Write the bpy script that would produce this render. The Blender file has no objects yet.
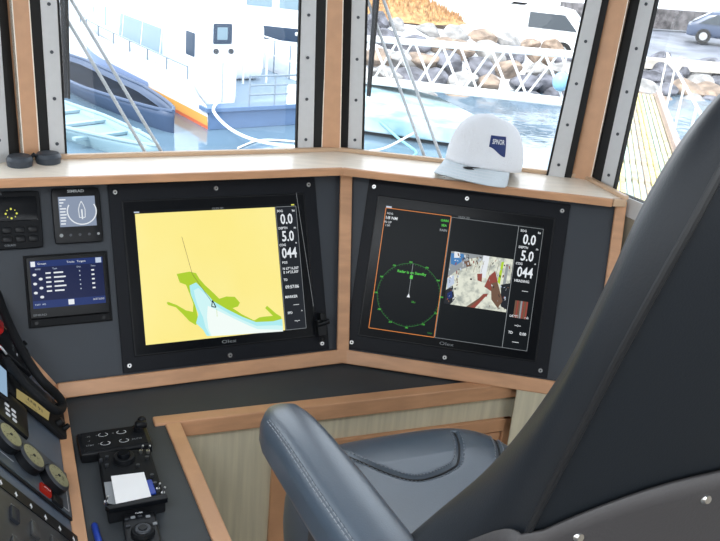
import bpy, bmesh, math, random
from mathutils import Vector, Matrix, noise
random.seed(7)
V = Vector
COL = bpy.context.scene.collection
ZC = 1.90                                   # eye height above the wheelhouse floor

# ------------------------------------------------------------------ camera (calibrated from the two identical displays)
CR = V((0.9958, 0.0341, 0.0851)); CU = V((-0.0917, 0.3707, 0.9242)); CF = V((0.0, 0.9281, -0.3722)); FPX = 880.0
EYE = V((0, 0, ZC))
cam = bpy.data.objects.new('camera', bpy.data.cameras.new('camera')); COL.objects.link(cam)
CRn = CR.normalized(); CFn = (CF - CRn * CF.dot(CRn)).normalized(); CUn = CRn.cross(CFn)
cam.matrix_world = Matrix(((CRn.x, CUn.x, -CFn.x, EYE.x), (CRn.y, CUn.y, -CFn.y, EYE.y), (CRn.z, CUn.z, -CFn.z, EYE.z), (0, 0, 0, 1)))
cam.data.sensor_width = 36; cam.data.lens = FPX / 720 * 36; cam.data.clip_start = .02; cam.data.clip_end = 500
bpy.context.scene.camera = cam

def ray(x, y): return CF + CR * ((x - 360) / FPX) - CU * ((y - 270.5) / FPX)
def on_z(x, y, z):                           # point of a level surface at world height z
    r = ray(x, y); return EYE + r * ((z - ZC) / r.z)

class Frame:
    """A real surface: origin o, u to the right, v up in the surface, n out of it."""
    def __init__(s, o, u, v): s.o = V(o); s.u = V(u).normalized(); s.v = V(v).normalized(); s.n = s.u.cross(s.v)
    def at(s, a, b, h=0): return s.o + s.u * a + s.v * b + s.n * h
    def px(s, x, y, h=0):
        r = ray(x, y); oo = s.o + s.n * h
        p = EYE + r * ((oo - EYE).dot(s.n) / r.dot(s.n)) - oo
        return (p.dot(s.u), p.dot(s.v))
    def mat(s, a=0, b=0, h=0):
        o = s.at(a, b, h); M = Matrix.Identity(4)
        for i in range(3): M[i][0] = s.u[i]; M[i][1] = s.v[i]; M[i][2] = s.n[i]; M[i][3] = o[i]
        return M
def lean_frame(o, yaw, lean):
    y = math.radians(yaw); t = math.radians(lean)
    return Frame(o, (math.cos(y), math.sin(y), 0), (-math.sin(y) * math.sin(t), math.cos(y) * math.sin(t), math.cos(t)))

P1 = Frame((-.499, 1.7451, ZC - .9812), (.9044, .4266, 0), (-.1765, .3741, .9104))      # left screen panel
P2 = Frame((-.0037, 1.9643, ZC - .9812), (.992, -.126, 0), (.0517, .4074, .9118))       # right screen panel
P0 = Frame((-.5432, 1.4538, ZC - 1.03), (-.3953, .9185, 0), (-.5692, -.245, .7848))     # side console panel
ZD = ZC - 1.03; ZL = ZC - .586; ZT = ZC - .57
def meet(A, B, z):                           # where two surfaces and a level meet
    M = Matrix((A.n, B.n, (0, 0, 1))); return M.inverted() @ V((A.o.dot(A.n), B.o.dot(B.n), z))

# ------------------------------------------------------------------ materials
def new_mat(name):
    m = bpy.data.materials.new(name); m.use_nodes = True
    return m, m.node_tree, m.node_tree.nodes['Principled BSDF']
def mat(name, col, rough=.5, metal=0, spec=.5, var=0, scale=8, bump=0, bscale=40, stretch=None, coat=0, col2=None, detail=4):
    m, t, b = new_mat(name)
    b.inputs['Base Color'].default_value = (*col, 1); b.inputs['Roughness'].default_value = rough
    b.inputs['Metallic'].default_value = metal; b.inputs['Specular IOR Level'].default_value = spec
    if coat: b.inputs['Coat Weight'].default_value = coat; b.inputs['Coat Roughness'].default_value = .25
    N = t.nodes; L = t.links
    if var or bump or col2:
        tc = N.new('ShaderNodeTexCoord'); mp = N.new('ShaderNodeMapping'); L.new(tc.outputs['Object'], mp.inputs[0])
        if stretch: mp.inputs['Scale'].default_value = stretch
    if var or col2:
        nz = N.new('ShaderNodeTexNoise'); nz.inputs['Scale'].default_value = scale; nz.inputs['Detail'].default_value = detail
        L.new(mp.outputs[0], nz.inputs[0])
        rp = N.new('ShaderNodeValToRGB'); L.new(nz.outputs[0], rp.inputs[0]); L.new(rp.outputs[0], b.inputs['Base Color'])
        c2 = col2 or tuple(max(0, c * (1 + var)) for c in col); c1 = col if col2 else tuple(c * (1 - var) for c in col)
        rp.color_ramp.elements[0].position = .35; rp.color_ramp.elements[1].position = .65
        rp.color_ramp.elements[0].color = (*c1, 1); rp.color_ramp.elements[1].color = (*c2, 1)
    if bump:
        n2 = N.new('ShaderNodeTexNoise'); n2.inputs['Scale'].default_value = bscale; n2.inputs['Detail'].default_value = 3
        L.new(mp.outputs[0], n2.inputs[0]); bp = N.new('ShaderNodeBump'); bp.inputs['Strength'].default_value = bump
        bp.inputs['Distance'].default_value = .01
        L.new(n2.outputs[0], bp.inputs['Height']); L.new(bp.outputs[0], b.inputs['Normal'])
    return m
def emis(name, col, s=1.0, rough=.25):
    m, t, b = new_mat(name)
    b.inputs['Base Color'].default_value = (*[c * .03 for c in col], 1); b.inputs['Roughness'].default_value = rough
    b.inputs['Emission Color'].default_value = (*col, 1); b.inputs['Emission Strength'].default_value = s; b.inputs['Specular IOR Level'].default_value = .08
    return m
BEECH = mat('beech_edge', (.61, .33, .18), .42, var=.10, scale=5, stretch=(2, 2, 10), bump=.03, bscale=60)
BEECH_MULL = mat('beech_mullion', (.57, .315, .175), .45, var=.05, scale=3, stretch=(9, 9, .8))
BEECH_L = mat('ledge_and_lit_edge', (.92, .83, .71), .33, var=.05, scale=3, stretch=(3, 18, 3))
LAM = mat('pale_laminate', (.66, .61, .46), .5, var=.09, scale=5, stretch=(14, .7, 14))
PANEL = mat('graphite_panel', (.030, .038, .050), .55, var=.10, scale=3, bump=.04, bscale=600)
TOP = mat('charcoal_worktop', (.046, .053, .060), .6, var=.12, scale=4, bump=.05, bscale=500)
PANEL0 = mat('grey_blue_panel', (.085, .11, .15), .45, var=.08, scale=4)
BLK = mat('black_plastic', (.009, .010, .012), .35, spec=.2)
BLKM = mat('black_matt', (.010, .011, .013), .6, spec=.15)
BEZ = mat('black_powder_coat', (.0085, .010, .014), .45, spec=.15)
GLOSS = mat('black_gloss', (.005, .006, .008), .22, spec=.12)
RUB = mat('black_rubber', (.006, .006, .006), .8)
ALU = mat('brushed_aluminium', (.56, .565, .57), .5, metal=.1, var=.015, scale=12, stretch=(6, 6, .6))
STEEL = mat('steel', (.62, .62, .62), .28, metal=1)
DSTEEL = mat('dark_steel', (.06, .065, .075), .4, metal=.6)
LEATHER = mat('black_leather', (.0125, .0155, .020), .42, spec=.32, bump=.05, bscale=420, var=.08, scale=3)
LEATHER_A = mat('sheen_grey_leather', (.062, .088, .120), .32, spec=.9, bump=.05, bscale=420, var=.10, scale=5)  # bluish highlights on the leather lifted into its base colour
FABRIC = mat('dark_back_cover', (.0095, .0125, .0165), .6, spec=.25, bump=.06, bscale=600)
PIPING = mat('piping', (.006, .007, .009), .5)
THREAD = mat('thread', (.24, .26, .29), .7)
SHELL = mat('grey_shell_plastic', (.052, .049, .051), .55, bump=.05, bscale=300)
WHITE_CLOTH = mat('white_cloth', (.78, .80, .84), .85, bump=.25, bscale=320)
PAPER = mat('paper', (.97, .97, .98), .7)
BLUEP = mat('blue_plastic', (.01, .05, .38), .35)
REDP = mat('red_plastic', (.6, .02, .02), .35)
REDL = emis('red_lamp', (.55, .03, .02), .35)
AMBER = emis('amber_lcd', (.62, .50, .20), .45, .4)
INK = mat('dark_ink', (.02, .02, .02), .6)
GAUGE_F = mat('gauge_face', (.30, .29, .17), .3, var=.2, scale=30)
NAVY = mat('navy_print', (.012, .03, .14), .7)
WMARK = mat('white_marking', (.7, .72, .75), .6)
WMARK_D = mat('grey_marking', (.28, .3, .32), .6)
FLOORM = mat('grey_floor', (.12, .12, .12), .6, var=.1)
CEIL = mat('off_white_liner', (.65, .64, .62), .7)
WALLM = mat('wall_laminate', (.42, .36, .27), .6, var=.1, scale=6, stretch=(6, 6, 1))
S_WHITE = emis('screen_white', (.80, .84, .88), .95); S_GREY = emis('screen_grey', (.35, .38, .40), .8)
S_DARK = emis('screen_dark', (.006, .008, .010), 1.0, .3); S_BAR = emis('screen_bar', (.018, .021, .027), 1.0)
S_SAND = None; S_GREEN = emis('screen_green', (.42, .62, .035), 1.0); S_SEA = emis('screen_sea', (.62, .90, .90), 1.0)
S_SHAL = emis('screen_shallow', (.42, .82, .86), 1.0); S_PALE = emis('screen_pale', (.88, .96, .92), 1.0)
S_ORG = emis('screen_orange', (.85, .28, .07), .9); S_RGREEN = emis('radar_green', (.04, .24, .05), .9); S_LIME = emis('lime', (.10, .62, .08), 1)
S_BLACK = emis('screen_ink', (.01, .01, .01), .5); S_BLUE = emis('screen_navy', (.006, .012, .060), 1.0); S_BLUE2 = emis('screen_blue', (.012, .030, .14), 1.0)
S_LITE = emis('screen_light', (.50, .58, .72), 1.0); S_RED = emis('screen_red', (.34, .08, .06), .8); S_BEIGE = emis('screen_beige', (.60, .62, .52), .95)
S_AMB = emis('lamp_yellow', (.75, .75, .12), 1.0); S_TURQ = emis('screen_steel_blue', (.06, .22, .50), .9); S_BROWN = emis('screen_brown', (.16, .09, .06), 1)
bt = S_BEIGE.node_tree; b_n = bt.nodes['Principled BSDF']; tcb = bt.nodes.new('ShaderNodeTexCoord'); nb = bt.nodes.new('ShaderNodeTexNoise'); nb.inputs['Scale'].default_value = 70; nb.inputs['Detail'].default_value = 5
rb = bt.nodes.new('ShaderNodeValToRGB'); rb.color_ramp.elements[0].color = (.34, .37, .34, 1); rb.color_ramp.elements[1].color = (.78, .80, .68, 1); rb.color_ramp.elements[0].position = .3; rb.color_ramp.elements[1].position = .55
bt.links.new(tcb.outputs['Object'], nb.inputs[0]); bt.links.new(nb.outputs[0], rb.inputs[0]); bt.links.new(rb.outputs[0], b_n.inputs['Emission Color'])
m, t, b = new_mat('screen_sand')
tc = t.nodes.new('ShaderNodeTexCoord'); nz = t.nodes.new('ShaderNodeTexNoise'); nz.inputs['Scale'].default_value = 5
rp = t.nodes.new('ShaderNodeValToRGB'); rp.color_ramp.elements[0].color = (1.0, .82, .20, 1); rp.color_ramp.elements[1].color = (1.0, .90, .36, 1)
t.links.new(tc.outputs['Object'], nz.inputs[0]); t.links.new(nz.outputs[0], rp.inputs[0]); t.links.new(rp.outputs[0], b.inputs['Emission Color'])
b.inputs['Emission Strength'].default_value = .95; b.inputs['Base Color'].default_value = (.03, .03, .01, 1); b.inputs['Roughness'].default_value = .25
S_SAND = m
m, t, b = new_mat('window_glass')            # thin pane: mostly clear, a Fresnel reflection
N = t.nodes; tr = N.new('ShaderNodeBsdfTransparent'); tr.inputs[0].default_value = (.95, .98, 1, 1)
gl = N.new('ShaderNodeBsdfGlossy'); gl.inputs['Roughness'].default_value = .02; fr = N.new('ShaderNodeFresnel'); fr.inputs[0].default_value = 1.35
mx = N.new('ShaderNodeMixShader'); t.links.new(fr.outputs[0], mx.inputs[0]); t.links.new(tr.outputs[0], mx.inputs[1]); t.links.new(gl.outputs[0], mx.inputs[2])
t.links.new(mx.outputs[0], N['Material Output'].inputs['Surface']); GLASS = m
# outdoors
BOATW = mat('boat_white', (.80, .83, .86), .4); BOATG = mat('boat_greyblue', (.10, .17, .30), .5, var=.05); BOATD = mat('boat_dark', (.06, .08, .11), .4)
BOATO = mat('boat_orange', (.85, .42, .10), .5); BOATR = mat('boat_redorange', (.75, .16, .07), .5); DECK = mat('boat_deck', (.20, .27, .34), .8, var=.1)
BWIN = mat('boat_window', (.030, .050, .085), .25, spec=.3); BWIN_P = mat('boat_window_pale', (.20, .28, .33), .25, spec=.4)
BOATLB = mat('boat_lavender', (.24, .32, .52), .5)
HULLD = mat('tender_dark', (.010, .014, .022), .95, spec=.1, var=.25, scale=2); HULLL = mat('tender_blue', (.045, .075, .14), .5); HULLP = mat('tender_pale', (.22, .33, .38), .5)
GALV = mat('galvanised', (.66, .67, .67), .5, metal=.1); SNOW = mat('snow', (.86, .88, .92), .9, bump=.4, bscale=2)
ROCK = mat('boulder_grey', (.13, .13, .15), .9, var=.5, scale=1.6, bump=.8, bscale=5); ROCKB = mat('boulder_brown', (.27, .20, .15), .9, var=.4, scale=1.8, bump=.8, bscale=5)
ROCKL = mat('boulder_light', (.28, .27, .26), .9, var=.3, scale=2, bump=.8, bscale=5)
GRASS = mat('dry_grass', (.40, .22, .09), .9, var=.4, scale=6); ASPH = mat('wet_asphalt', (.15, .16, .19), .5, var=.4, scale=.6, bump=.1, bscale=3)
CONC = mat('concrete', (.50, .46, .40), .9, var=.2, scale=2); STONEW = mat('stone_wall', (.12, .11, .11), .9, var=.5, scale=3)
PLANK = mat('gangway_plank', (.48, .44, .26), .7, var=.3, scale=5); PLANK2 = mat('gangway_kerb', (.36, .27, .24), .7, var=.2)
ROPE = mat('white_rope', (.75, .78, .8), .8); ROPET = mat('teal_rope', (.18, .42, .46), .8)
CARW = mat('car_white', (.8, .81, .82), .3); CARD = mat('car_dark', (.06, .08, .13), .25); CARG = mat('car_glass', (.04, .05, .06), .1); TYRE = mat('tyre', (.02, .02, .02), .8)
SEABED = mat('deep_water', (.04, .09, .13), .9)
m, t, b = new_mat('sea_water')
b.inputs['Base Color'].default_value = (.12, .19, .25, 1); b.inputs['Roughness'].default_value = .07; b.inputs['IOR'].default_value = 1.45
b.inputs['Specular IOR Level'].default_value = .8
tc = t.nodes.new('ShaderNodeTexCoord'); nz = t.nodes.new('ShaderNodeTexNoise'); nz.inputs['Scale'].default_value = 1.1; nz.inputs['Detail'].default_value = 4
bp = t.nodes.new('ShaderNodeBump'); bp.inputs['Strength'].default_value = .35; bp.inputs['Distance'].default_value = .06
t.links.new(tc.outputs['Object'], nz.inputs[0]); t.links.new(nz.outputs[0], bp.inputs['Height']); t.links.new(bp.outputs[0], b.inputs['Normal']); WATER = m

# ------------------------------------------------------------------ mesh building
I4 = Matrix.Identity(4)
class MB:
    def __init__(s, *mats): s.bm = bmesh.new(); s.mats = list(mats)
    def mi(s, m):
        if m is None: return 0
        if m not in s.mats: s.mats.append(m)
        return s.mats.index(m)
    def _m(s, verts, m, M=None):
        if M is not None:
            for v in verts: v.co = M @ v.co
        i = s.mi(m); fs = set()
        for v in verts: fs.update(v.link_faces)
        for f in fs: f.material_index = i
    def box(s, a, b, m=None, M=None):
        r = bmesh.ops.create_cube(s.bm, size=1)['verts']
        for v in r: v.co = V([(a[i] + b[i]) / 2 + v.co[i] * (b[i] - a[i]) for i in range(3)])
        s._m(r, m, M); return s
    def cyl(s, c, r, h, m=None, seg=24, r2=None, M=None, axis=None):
        c = V(c); rr = bmesh.ops.create_cone(s.bm, cap_ends=True, segments=seg, radius1=r, radius2=r if r2 is None else r2, depth=h)['verts']
        Q = V((0, 0, 1)).rotation_difference(V(axis)).to_matrix().to_4x4() if axis is not None else I4
        for v in rr: v.co = Q @ (v.co + V((0, 0, h / 2))) + c
        s._m(rr, m, M); return s
    def ball(s, c, r, m=None, seg=16, M=None, sub=None):
        rr = bmesh.ops.create_uvsphere(s.bm, u_segments=seg, v_segments=max(6, seg // 2), radius=1)['verts']
        rx = r if hasattr(r, '__len__') else (r, r, r)
        for v in rr: v.co = V([c[i] + v.co[i] * rx[i] for i in range(3)])
        s._m(rr, m, M); return s
    def rbox(s, a, b, r, m=None, n=10, f=None, M=None):
        """rounded, evenly divided box; f bends it"""
        a = V(a); b = V(b); c = (a + b) / 2; h = (b - a) / 2; r = min(r, *h)
        bm2 = bmesh.new(); bmesh.ops.create_cube(bm2, size=2)
        bmesh.ops.subdivide_edges(bm2, edges=bm2.edges[:], cuts=n, use_grid_fill=True)
        for v in bm2.verts:
            p = V([v.co[i] * h[i] for i in range(3)]); q = V([max(-(h[i] - r), min(h[i] - r, p[i])) for i in range(3)]); d = p - q
            p = q + (d.normalized() * r if d.length > 1e-9 else d)
            p = p + c; v.co = f(p) if f else p
        s._add(bm2, m, M); return s
    def _add(s, bm2, m, M=None):
        mp = {}; i = s.mi(m)
        for v in bm2.verts: mp[v] = s.bm.verts.new((M @ v.co) if M is not None else v.co)
        for f in bm2.faces:
            try: s.bm.faces.new([mp[v] for v in f.verts]).material_index = i
            except ValueError: pass
        bm2.free()
    def prism(s, pts, z0, z1, m=None, M=None):
        lo = [s.bm.verts.new((p[0], p[1], z0)) for p in pts]; hi = [s.bm.verts.new((p[0], p[1], z1)) for p in pts]
        n = len(pts); fs = [s.bm.faces.new(lo[::-1]), s.bm.faces.new(hi)]
        for i in range(n): fs.append(s.bm.faces.new((lo[i], lo[(i + 1) % n], hi[(i + 1) % n], hi[i])))
        bmesh.ops.recalc_face_normals(s.bm, faces=fs)
        s._m(lo + hi, m, M); return s
    def hexa(s, lo, hi, m=None):
        a = [s.bm.verts.new(p) for p in lo]; b_ = [s.bm.verts.new(p) for p in hi]; n = len(a)
        fs = [s.bm.faces.new(a[::-1]), s.bm.faces.new(b_)]
        for i in range(n): fs.append(s.bm.faces.new((a[i], a[(i + 1) % n], b_[(i + 1) % n], b_[i])))
        bmesh.ops.recalc_face_normals(s.bm, faces=fs); s._m(a + b_, m); return s
    def poly(s, pts, m=None, z=0):
        vs = [s.bm.verts.new(p if len(p) == 3 else (p[0], p[1], z)) for p in pts]
        f = s.bm.faces.new(vs); f.material_index = s.mi(m)
        if len(pts[0]) == 2 and f.calc_area() > 0:
            f.normal_update()
            if f.normal.z < 0: f.normal_flip()
        if len(pts) > 4: bmesh.ops.triangulate(s.bm, faces=[f])
        return s
    def rect(s, x0, y0, x1, y1, m=None, z=0): return s.poly([(x0, y0), (x1, y0), (x1, y1), (x0, y1)], m, z)
    def tube(s, pts, r, m=None, seg=8, M=None, closed=False):
        pts = [V(p) for p in pts]; n = len(pts); rings = []; rr = r if hasattr(r, '__len__') else [r] * n
        up = None; allv = []
        for i, p in enumerate(pts):
            if closed: d = (pts[(i + 1) % n] - pts[i - 1]).normalized()
            else: d = (pts[min(i + 1, n - 1)] - pts[max(i - 1, 0)]).normalized()
            if up is None: up = d.orthogonal().normalized()
            up = (up - d * up.dot(d)).normalized(); w = d.cross(up)
            ring = [s.bm.verts.new(p + (up * math.cos(2 * math.pi * k / seg) + w * math.sin(2 * math.pi * k / seg)) * rr[i]) for k in range(seg)]
            rings.append(ring); allv += ring
        for i in range(n if closed else n - 1):
            A, B = rings[i], rings[(i + 1) % n]
            for k in range(seg): s.bm.faces.new((A[k], A[(k + 1) % seg], B[(k + 1) % seg], B[k]))
        if not closed: s.bm.faces.new(rings[0][::-1]); s.bm.faces.new(rings[-1])
        s._m(allv, m, M); return s
    def line(s, pts, w, m=None, z=0, closed=False):      # flat ribbon in the surface
        n = len(pts); P = [V((p[0], p[1])) for p in pts]
        for i in range(n if closed else n - 1):
            a, b_ = P[i], P[(i + 1) % n]; d = b_ - a
            if d.length < 1e-6: continue
            q = V((-d.y, d.x)).normalized() * w / 2; s.poly([a - q, b_ - q, b_ + q, a + q], m, z)
        return s
    def text(s, txt, x, y, size, m=None, z=0, align='CENTER', sx=1, rot=0, ext=0, M=None, bold=False):
        cu = bpy.data.curves.new('txt', 'FONT'); cu.body = txt; cu.size = size; cu.align_x = align; cu.align_y = 'CENTER'; cu.extrude = ext
        if bold: cu.offset = size * .02
        cu.resolution_u = 2
        ob = bpy.data.objects.new('txt', cu); COL.objects.link(ob)
        dg = bpy.context.evaluated_depsgraph_get(); dg.update(); me = bpy.data.meshes.new_from_object(ob.evaluated_get(dg))
        b2 = bmesh.new(); b2.from_mesh(me); X = Matrix.Translation((x, y, z)) @ Matrix.Rotation(rot, 4, 'Z') @ Matrix.Diagonal((sx, 1, 1, 1))
        bmesh.ops.transform(b2, matrix=(M @ X) if M is not None else X, verts=b2.verts); s._add(b2, m)
        bpy.data.objects.remove(ob); bpy.data.meshes.remove(me); bpy.data.curves.remove(cu); return s
    def grid(s, fn, nu, nv, m=None, wrap=False):
        g = [[s.bm.verts.new(fn(i / nu, j / nv)) for i in range(nu if wrap else nu + 1)] for j in range(nv + 1)]; k = s.mi(m)
        for j in range(nv):
            for i in range(nu):
                i2 = (i + 1) % nu if wrap else i + 1
                s.bm.faces.new((g[j][i], g[j][i2], g[j + 1][i2], g[j + 1][i])).material_index = k
        return g
    def build(s, name, parent=None, M=None, smooth=35, bevel=0, sub=0, weld=False, solid=0):
        if weld: bmesh.ops.remove_doubles(s.bm, verts=s.bm.verts, dist=1e-5); bmesh.ops.recalc_face_normals(s.bm, faces=s.bm.faces)
        me = bpy.data.meshes.new(name); s.bm.to_mesh(me); s.bm.free()
        for m in (s.mats or [BLK]): me.materials.append(m)
        if smooth:
            for p in me.polygons: p.use_smooth = True
            me.set_sharp_from_angle(angle=math.radians(smooth))
        ob = bpy.data.objects.new(name, me); COL.objects.link(ob)
        if parent is not None: ob.parent = parent
        if M is not None: ob.matrix_local = M
        if solid: k = ob.modifiers.new('s', 'SOLIDIFY'); k.thickness = solid; k.offset = 0
        if bevel:
            k = ob.modifiers.new('b', 'BEVEL'); k.width = bevel; k.segments = 2; k.limit_method = 'ANGLE'; k.angle_limit = math.radians(40); k.harden_normals = False
        if sub: k = ob.modifiers.new('u', 'SUBSURF'); k.levels = sub; k.render_levels = sub
        return ob
def tag(o, label=None, cat=None, group=None, kind=None):
    if label: o['label'] = label
    if cat: o['category'] = cat
    if group: o['group'] = group
    if kind: o['kind'] = kind
    return o
def thing(name, label, cat, M=I4, group=None):
    o = bpy.data.objects.new(name, None); COL.objects.link(o); o.empty_display_size = .05; o.matrix_world = M
    return tag(o, label, cat, group)
def struct(name, mb, parent=None, **k):
    o = mb.build(name, parent, **k)
    if parent is None: o['kind'] = 'structure'
    return o
def bar(mb, a, b, w, h, up, m=None):         # squared bar between two points: w across, h along `up`
    a = V(a); b = V(b); d = (b - a).normalized(); up = (V(up) - d * V(up).dot(d)).normalized(); q = d.cross(up)
    mb.hexa([a - q * w / 2, a + q * w / 2, a + q * w / 2 + up * h, a - q * w / 2 + up * h],
            [b - q * w / 2, b + q * w / 2, b + q * w / 2 + up * h, b - q * w / 2 + up * h], m)
def curve_pts(P, n=8):                        # Catmull-Rom through P
    P = [V(p) for p in P]; out = []
    for i in range(len(P) - 1):
        p0 = P[max(i - 1, 0)]; p1 = P[i]; p2 = P[i + 1]; p3 = P[min(i + 2, len(P) - 1)]
        for k in range(n):
            t = k / n; out.append(.5 * ((2 * p1) + (p2 - p0) * t + (2 * p0 - 5 * p1 + 4 * p2 - p3) * t * t + (3 * p1 - p0 - 3 * p2 + p3) * t ** 3))
    out.append(P[-1]); return out
T = Matrix.Translation

# ================================================================== THE WHEELHOUSE
# ledge outline
LF = [on_z(-150, 184.5, ZT), on_z(343, 168, ZT), on_z(613, 199.5, ZT)]
LBc = on_z(338, 151, ZT); LBl = on_z(-150, 164.5, ZT); LBr = on_z(584, 178, ZT); LEnd = on_z(626, 200, ZT)
# windows: real planes leaning out 5 degrees, standing on the ledge
W1 = lean_frame(on_z(36, 157, ZT), 25.25, 5); W2 = lean_frame(on_z(345, 150, ZT), -7.2, 5)
W3 = lean_frame(on_z(590, 180, ZT), -58, 5); W0 = lean_frame(on_z(21, 157, ZT), 68, 5)
HTOP = 1.02                                    # height of the window openings
def edge(F, x0, y0, x1, y1, lo=-.03, hi=HTOP):
    a = F.px(x0, y0); b = F.px(x1, y1); k = (b[0] - a[0]) / (b[1] - a[1])
    return (a[0] + k * (lo - a[1]), lo), (a[0] + k * (hi - a[1]), hi)
def window(name, F, gl, ga, ia, ib, ar, gr):
    """gl..gr: dark seal outer edges, ga/ar: aluminium outer edges, ia/ib: glass edges (each a pixel pair traced on the plane)"""
    w = bpy.data.objects.new(name, None); COL.objects.link(w); w.matrix_world = F.mat(); w['kind'] = 'structure'
    E = [edge(F, *e) for e in (gl, ga, ia, ib, ar, gr)]
    def ring(o0, i0, i1, o1, z0, z1, m, nm, bw):
        mb = MB(m)
        mb.prism([E[o0][0], E[i0][0], E[i0][1], E[o0][1]], z0, z1, m); mb.prism([E[i1][0], E[o1][0], E[o1][1], E[i1][1]], z0, z1, m)
        (a, t0), (b, t1) = E[i0]; (c, _), (d, _) = E[i1]
        mb.prism([(a, -.05), (c, -.05), (c, -.005), (a, -.005)], z0, z1, m)
        mb.prism([(b, t1 - bw), (d, t1 - bw), (d, t1), (b, t1)], z0, z1, m)
        return mb.build(nm, w, smooth=0, bevel=.0012)
    ring(0, 1, 4, 5, -.03, .001, RUB, 'window_seal', .05)
    fr_ = ring(1, 2, 3, 4, -.004, .004, ALU, 'window_frame', .04)
    mb = MB(RUB)                               # thin dark bead on the glass
    for e, sgn in ((E[2], 1), (E[3], -1)):
        (a, t0), (b, t1) = e; mb.prism([(a, t0), (a + sgn * .0045, t0), (b + sgn * .0045, t1), (b, t1)], -.006, .0045, RUB)
    mb.build('glazing_bead', w, smooth=0)
    mb = MB(GLASS); mb.poly([E[2][0], E[3][0], E[3][1], E[2][1]], GLASS, -.004); mb.build('glass_pane', w, smooth=0)
    for A, B in ((E[1], E[2]), (E[3], E[4])):
        for k in range(10):
            tt = .03 + k * .102; q = (tt + .03) / (HTOP + .03)
            x = (A[0][0] * (1 - q) + A[1][0] * q + B[0][0] * (1 - q) + B[1][0] * q) / 2
            mb = MB(DSTEEL); mb.cyl((x, tt, .004), .004, .002, DSTEEL, 10); mb.build('screw', fr_, smooth=30)
    return w
window('window_1', W1, (38, 155, 27, 0), (50, 155, 40, 0), (65, 154, 57, 0), (297, 149, 301, 0), (313, 148, 316, 0), (323, 148, 326, 0))
window('window_2', W2, (338, 148, 343, 0), (348, 149, 352, 0), (362, 150, 366, 0), (549, 171, 587, 0), (565, 173, 602, 0), (572, 174, 609, 0))
window('window_3', W3, (591, 180, 629, 0), (601, 186, 641, 0), (613, 193, 656, 0), (900, 420, 985, 300), (930, 430, 1015, 320), (960, 445, 1045, 320))
# window on the far left: only its dark seal and metal edge show
W0r = W0.px(21, 157)[0]
def left_window():
    w = bpy.data.objects.new('window_4', None); COL.objects.link(w); w.matrix_world = W0.mat(); w['kind'] = 'structure'
    E = [edge(W0, *e) for e in ((-7, 150, -20, 0), (8, 155, -3, 0), (22, 155, 9, 0))]
    x0 = -1.25
    for nm, m, A, B, z in (('window_seal', RUB, E[1], E[2], .001), ('window_frame', ALU, E[0], E[1], .004)):
        mb = MB(m); mb.prism([A[0], B[0], B[1], A[1]], -.03, z, m)
        mb.prism([(x0, HTOP - .05), (A[1][0], HTOP - .05), (A[1][0], HTOP), (x0, HTOP)], -.03, z, m)
        mb.prism([(x0 - .05, -.03), (x0, -.03), (x0, HTOP), (x0 - .05, HTOP)], -.03, z, m); o = mb.build(nm, w, smooth=0, bevel=.001)
    mb = MB(DSTEEL)
    for k in range(5): mb.cyl((E[0][0][0] * .5 + E[1][0][0] * .5 - .005 * k, .05 + k * .1, .004), .004, .002, DSTEEL, 10)
    mb.build('screw', o)
    mb = MB(GLASS); mb.poly([(x0, -.03), E[0][0], E[0][1], (x0, HTOP)], GLASS, -.016); mb.build('glass_pane', w, smooth=0)
left_window()
# beech mullions between the windows
def mullion(name, F, bl, br, tl, tr):
    E1 = edge(F, *bl, *tl); E2 = edge(F, *br, *tr)
    mb = MB(BEECH_MULL); mb.prism([E1[0], E2[0], E2[1], E1[1]], -.07, .012, BEECH_MULL)
    (a, t0), (b, t1) = E1; (c, _), (d, _) = E2
    for sg, (p, q) in ((1, (a, b)), (-1, (c, d))): mb.prism([(p, t0), (p + sg * .0022, t0), (q + sg * .0022, t1), (q, t1)], .0, .0128, BEECH_L)  # pale strips paint the light caught along both mullion edges
    struct(name, mb, M=F.mat(), smooth=0)
mullion('trim_1', lean_frame(on_z(30, 157, ZT), 45, 5), (21, 156), (38, 156), (9, 0), (27, 0))
mullion('trim_2', lean_frame(on_z(332, 150, ZT), 9, 5), (321, 149), (340, 149), (326, 0), (343, 0))
mullion('trim_3', lean_frame(on_z(582, 178, ZT), -28, 5), (571, 176), (592, 181), (608, 0), (630, 0))
# header over the windows, ceiling, floor, rear and side walls with their own window openings (behind the camera)
hd = MB(BEECH_MULL)
tops = [W0.at(-1.4, HTOP), W0.at(W0.px(21, 157)[0] + .0, HTOP), W1.at(0, HTOP), W1.at(W1.px(332, 149)[0], HTOP), W2.at(W2.px(580, 176)[0], HTOP), W3.at(0, HTOP), W3.at(1.6, HTOP)]
for a, b_ in ((0, 1), (2, 3), (3, 4), (5, 6)): bar(hd, tops[a], tops[b_], .10, .14, (0, 0, 1), BEECH_MULL)
struct('trim_4', hd, smooth=0)
mb = MB(CEIL); mb.box((-2.0, -2.2, 2.50), (2.6, 2.75, 2.56)); struct('ceiling', mb, smooth=0)
mb = MB(FLOORM); mb.box((-2.0, -2.2, -.05), (2.6, 2.6, 0)); struct('floor', mb, smooth=0)
def wall(name, boxes):
    mb = MB(WALLM)
    for a, b_ in boxes: mb.box(a, b_)
    struct(name, mb, smooth=0)
wall('wall_back', [((-2, -2.25, 0), (2.6, -2.15, 1.05)), ((-2, -2.25, 2.2), (2.6, -2.15, 2.5)), ((-2, -2.25, 1.05), (-1.7, -2.15, 2.2)), ((.1, -2.25, 1.05), (.4, -2.15, 2.2)), ((2.3, -2.25, 1.05), (2.6, -2.15, 2.2))])
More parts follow.
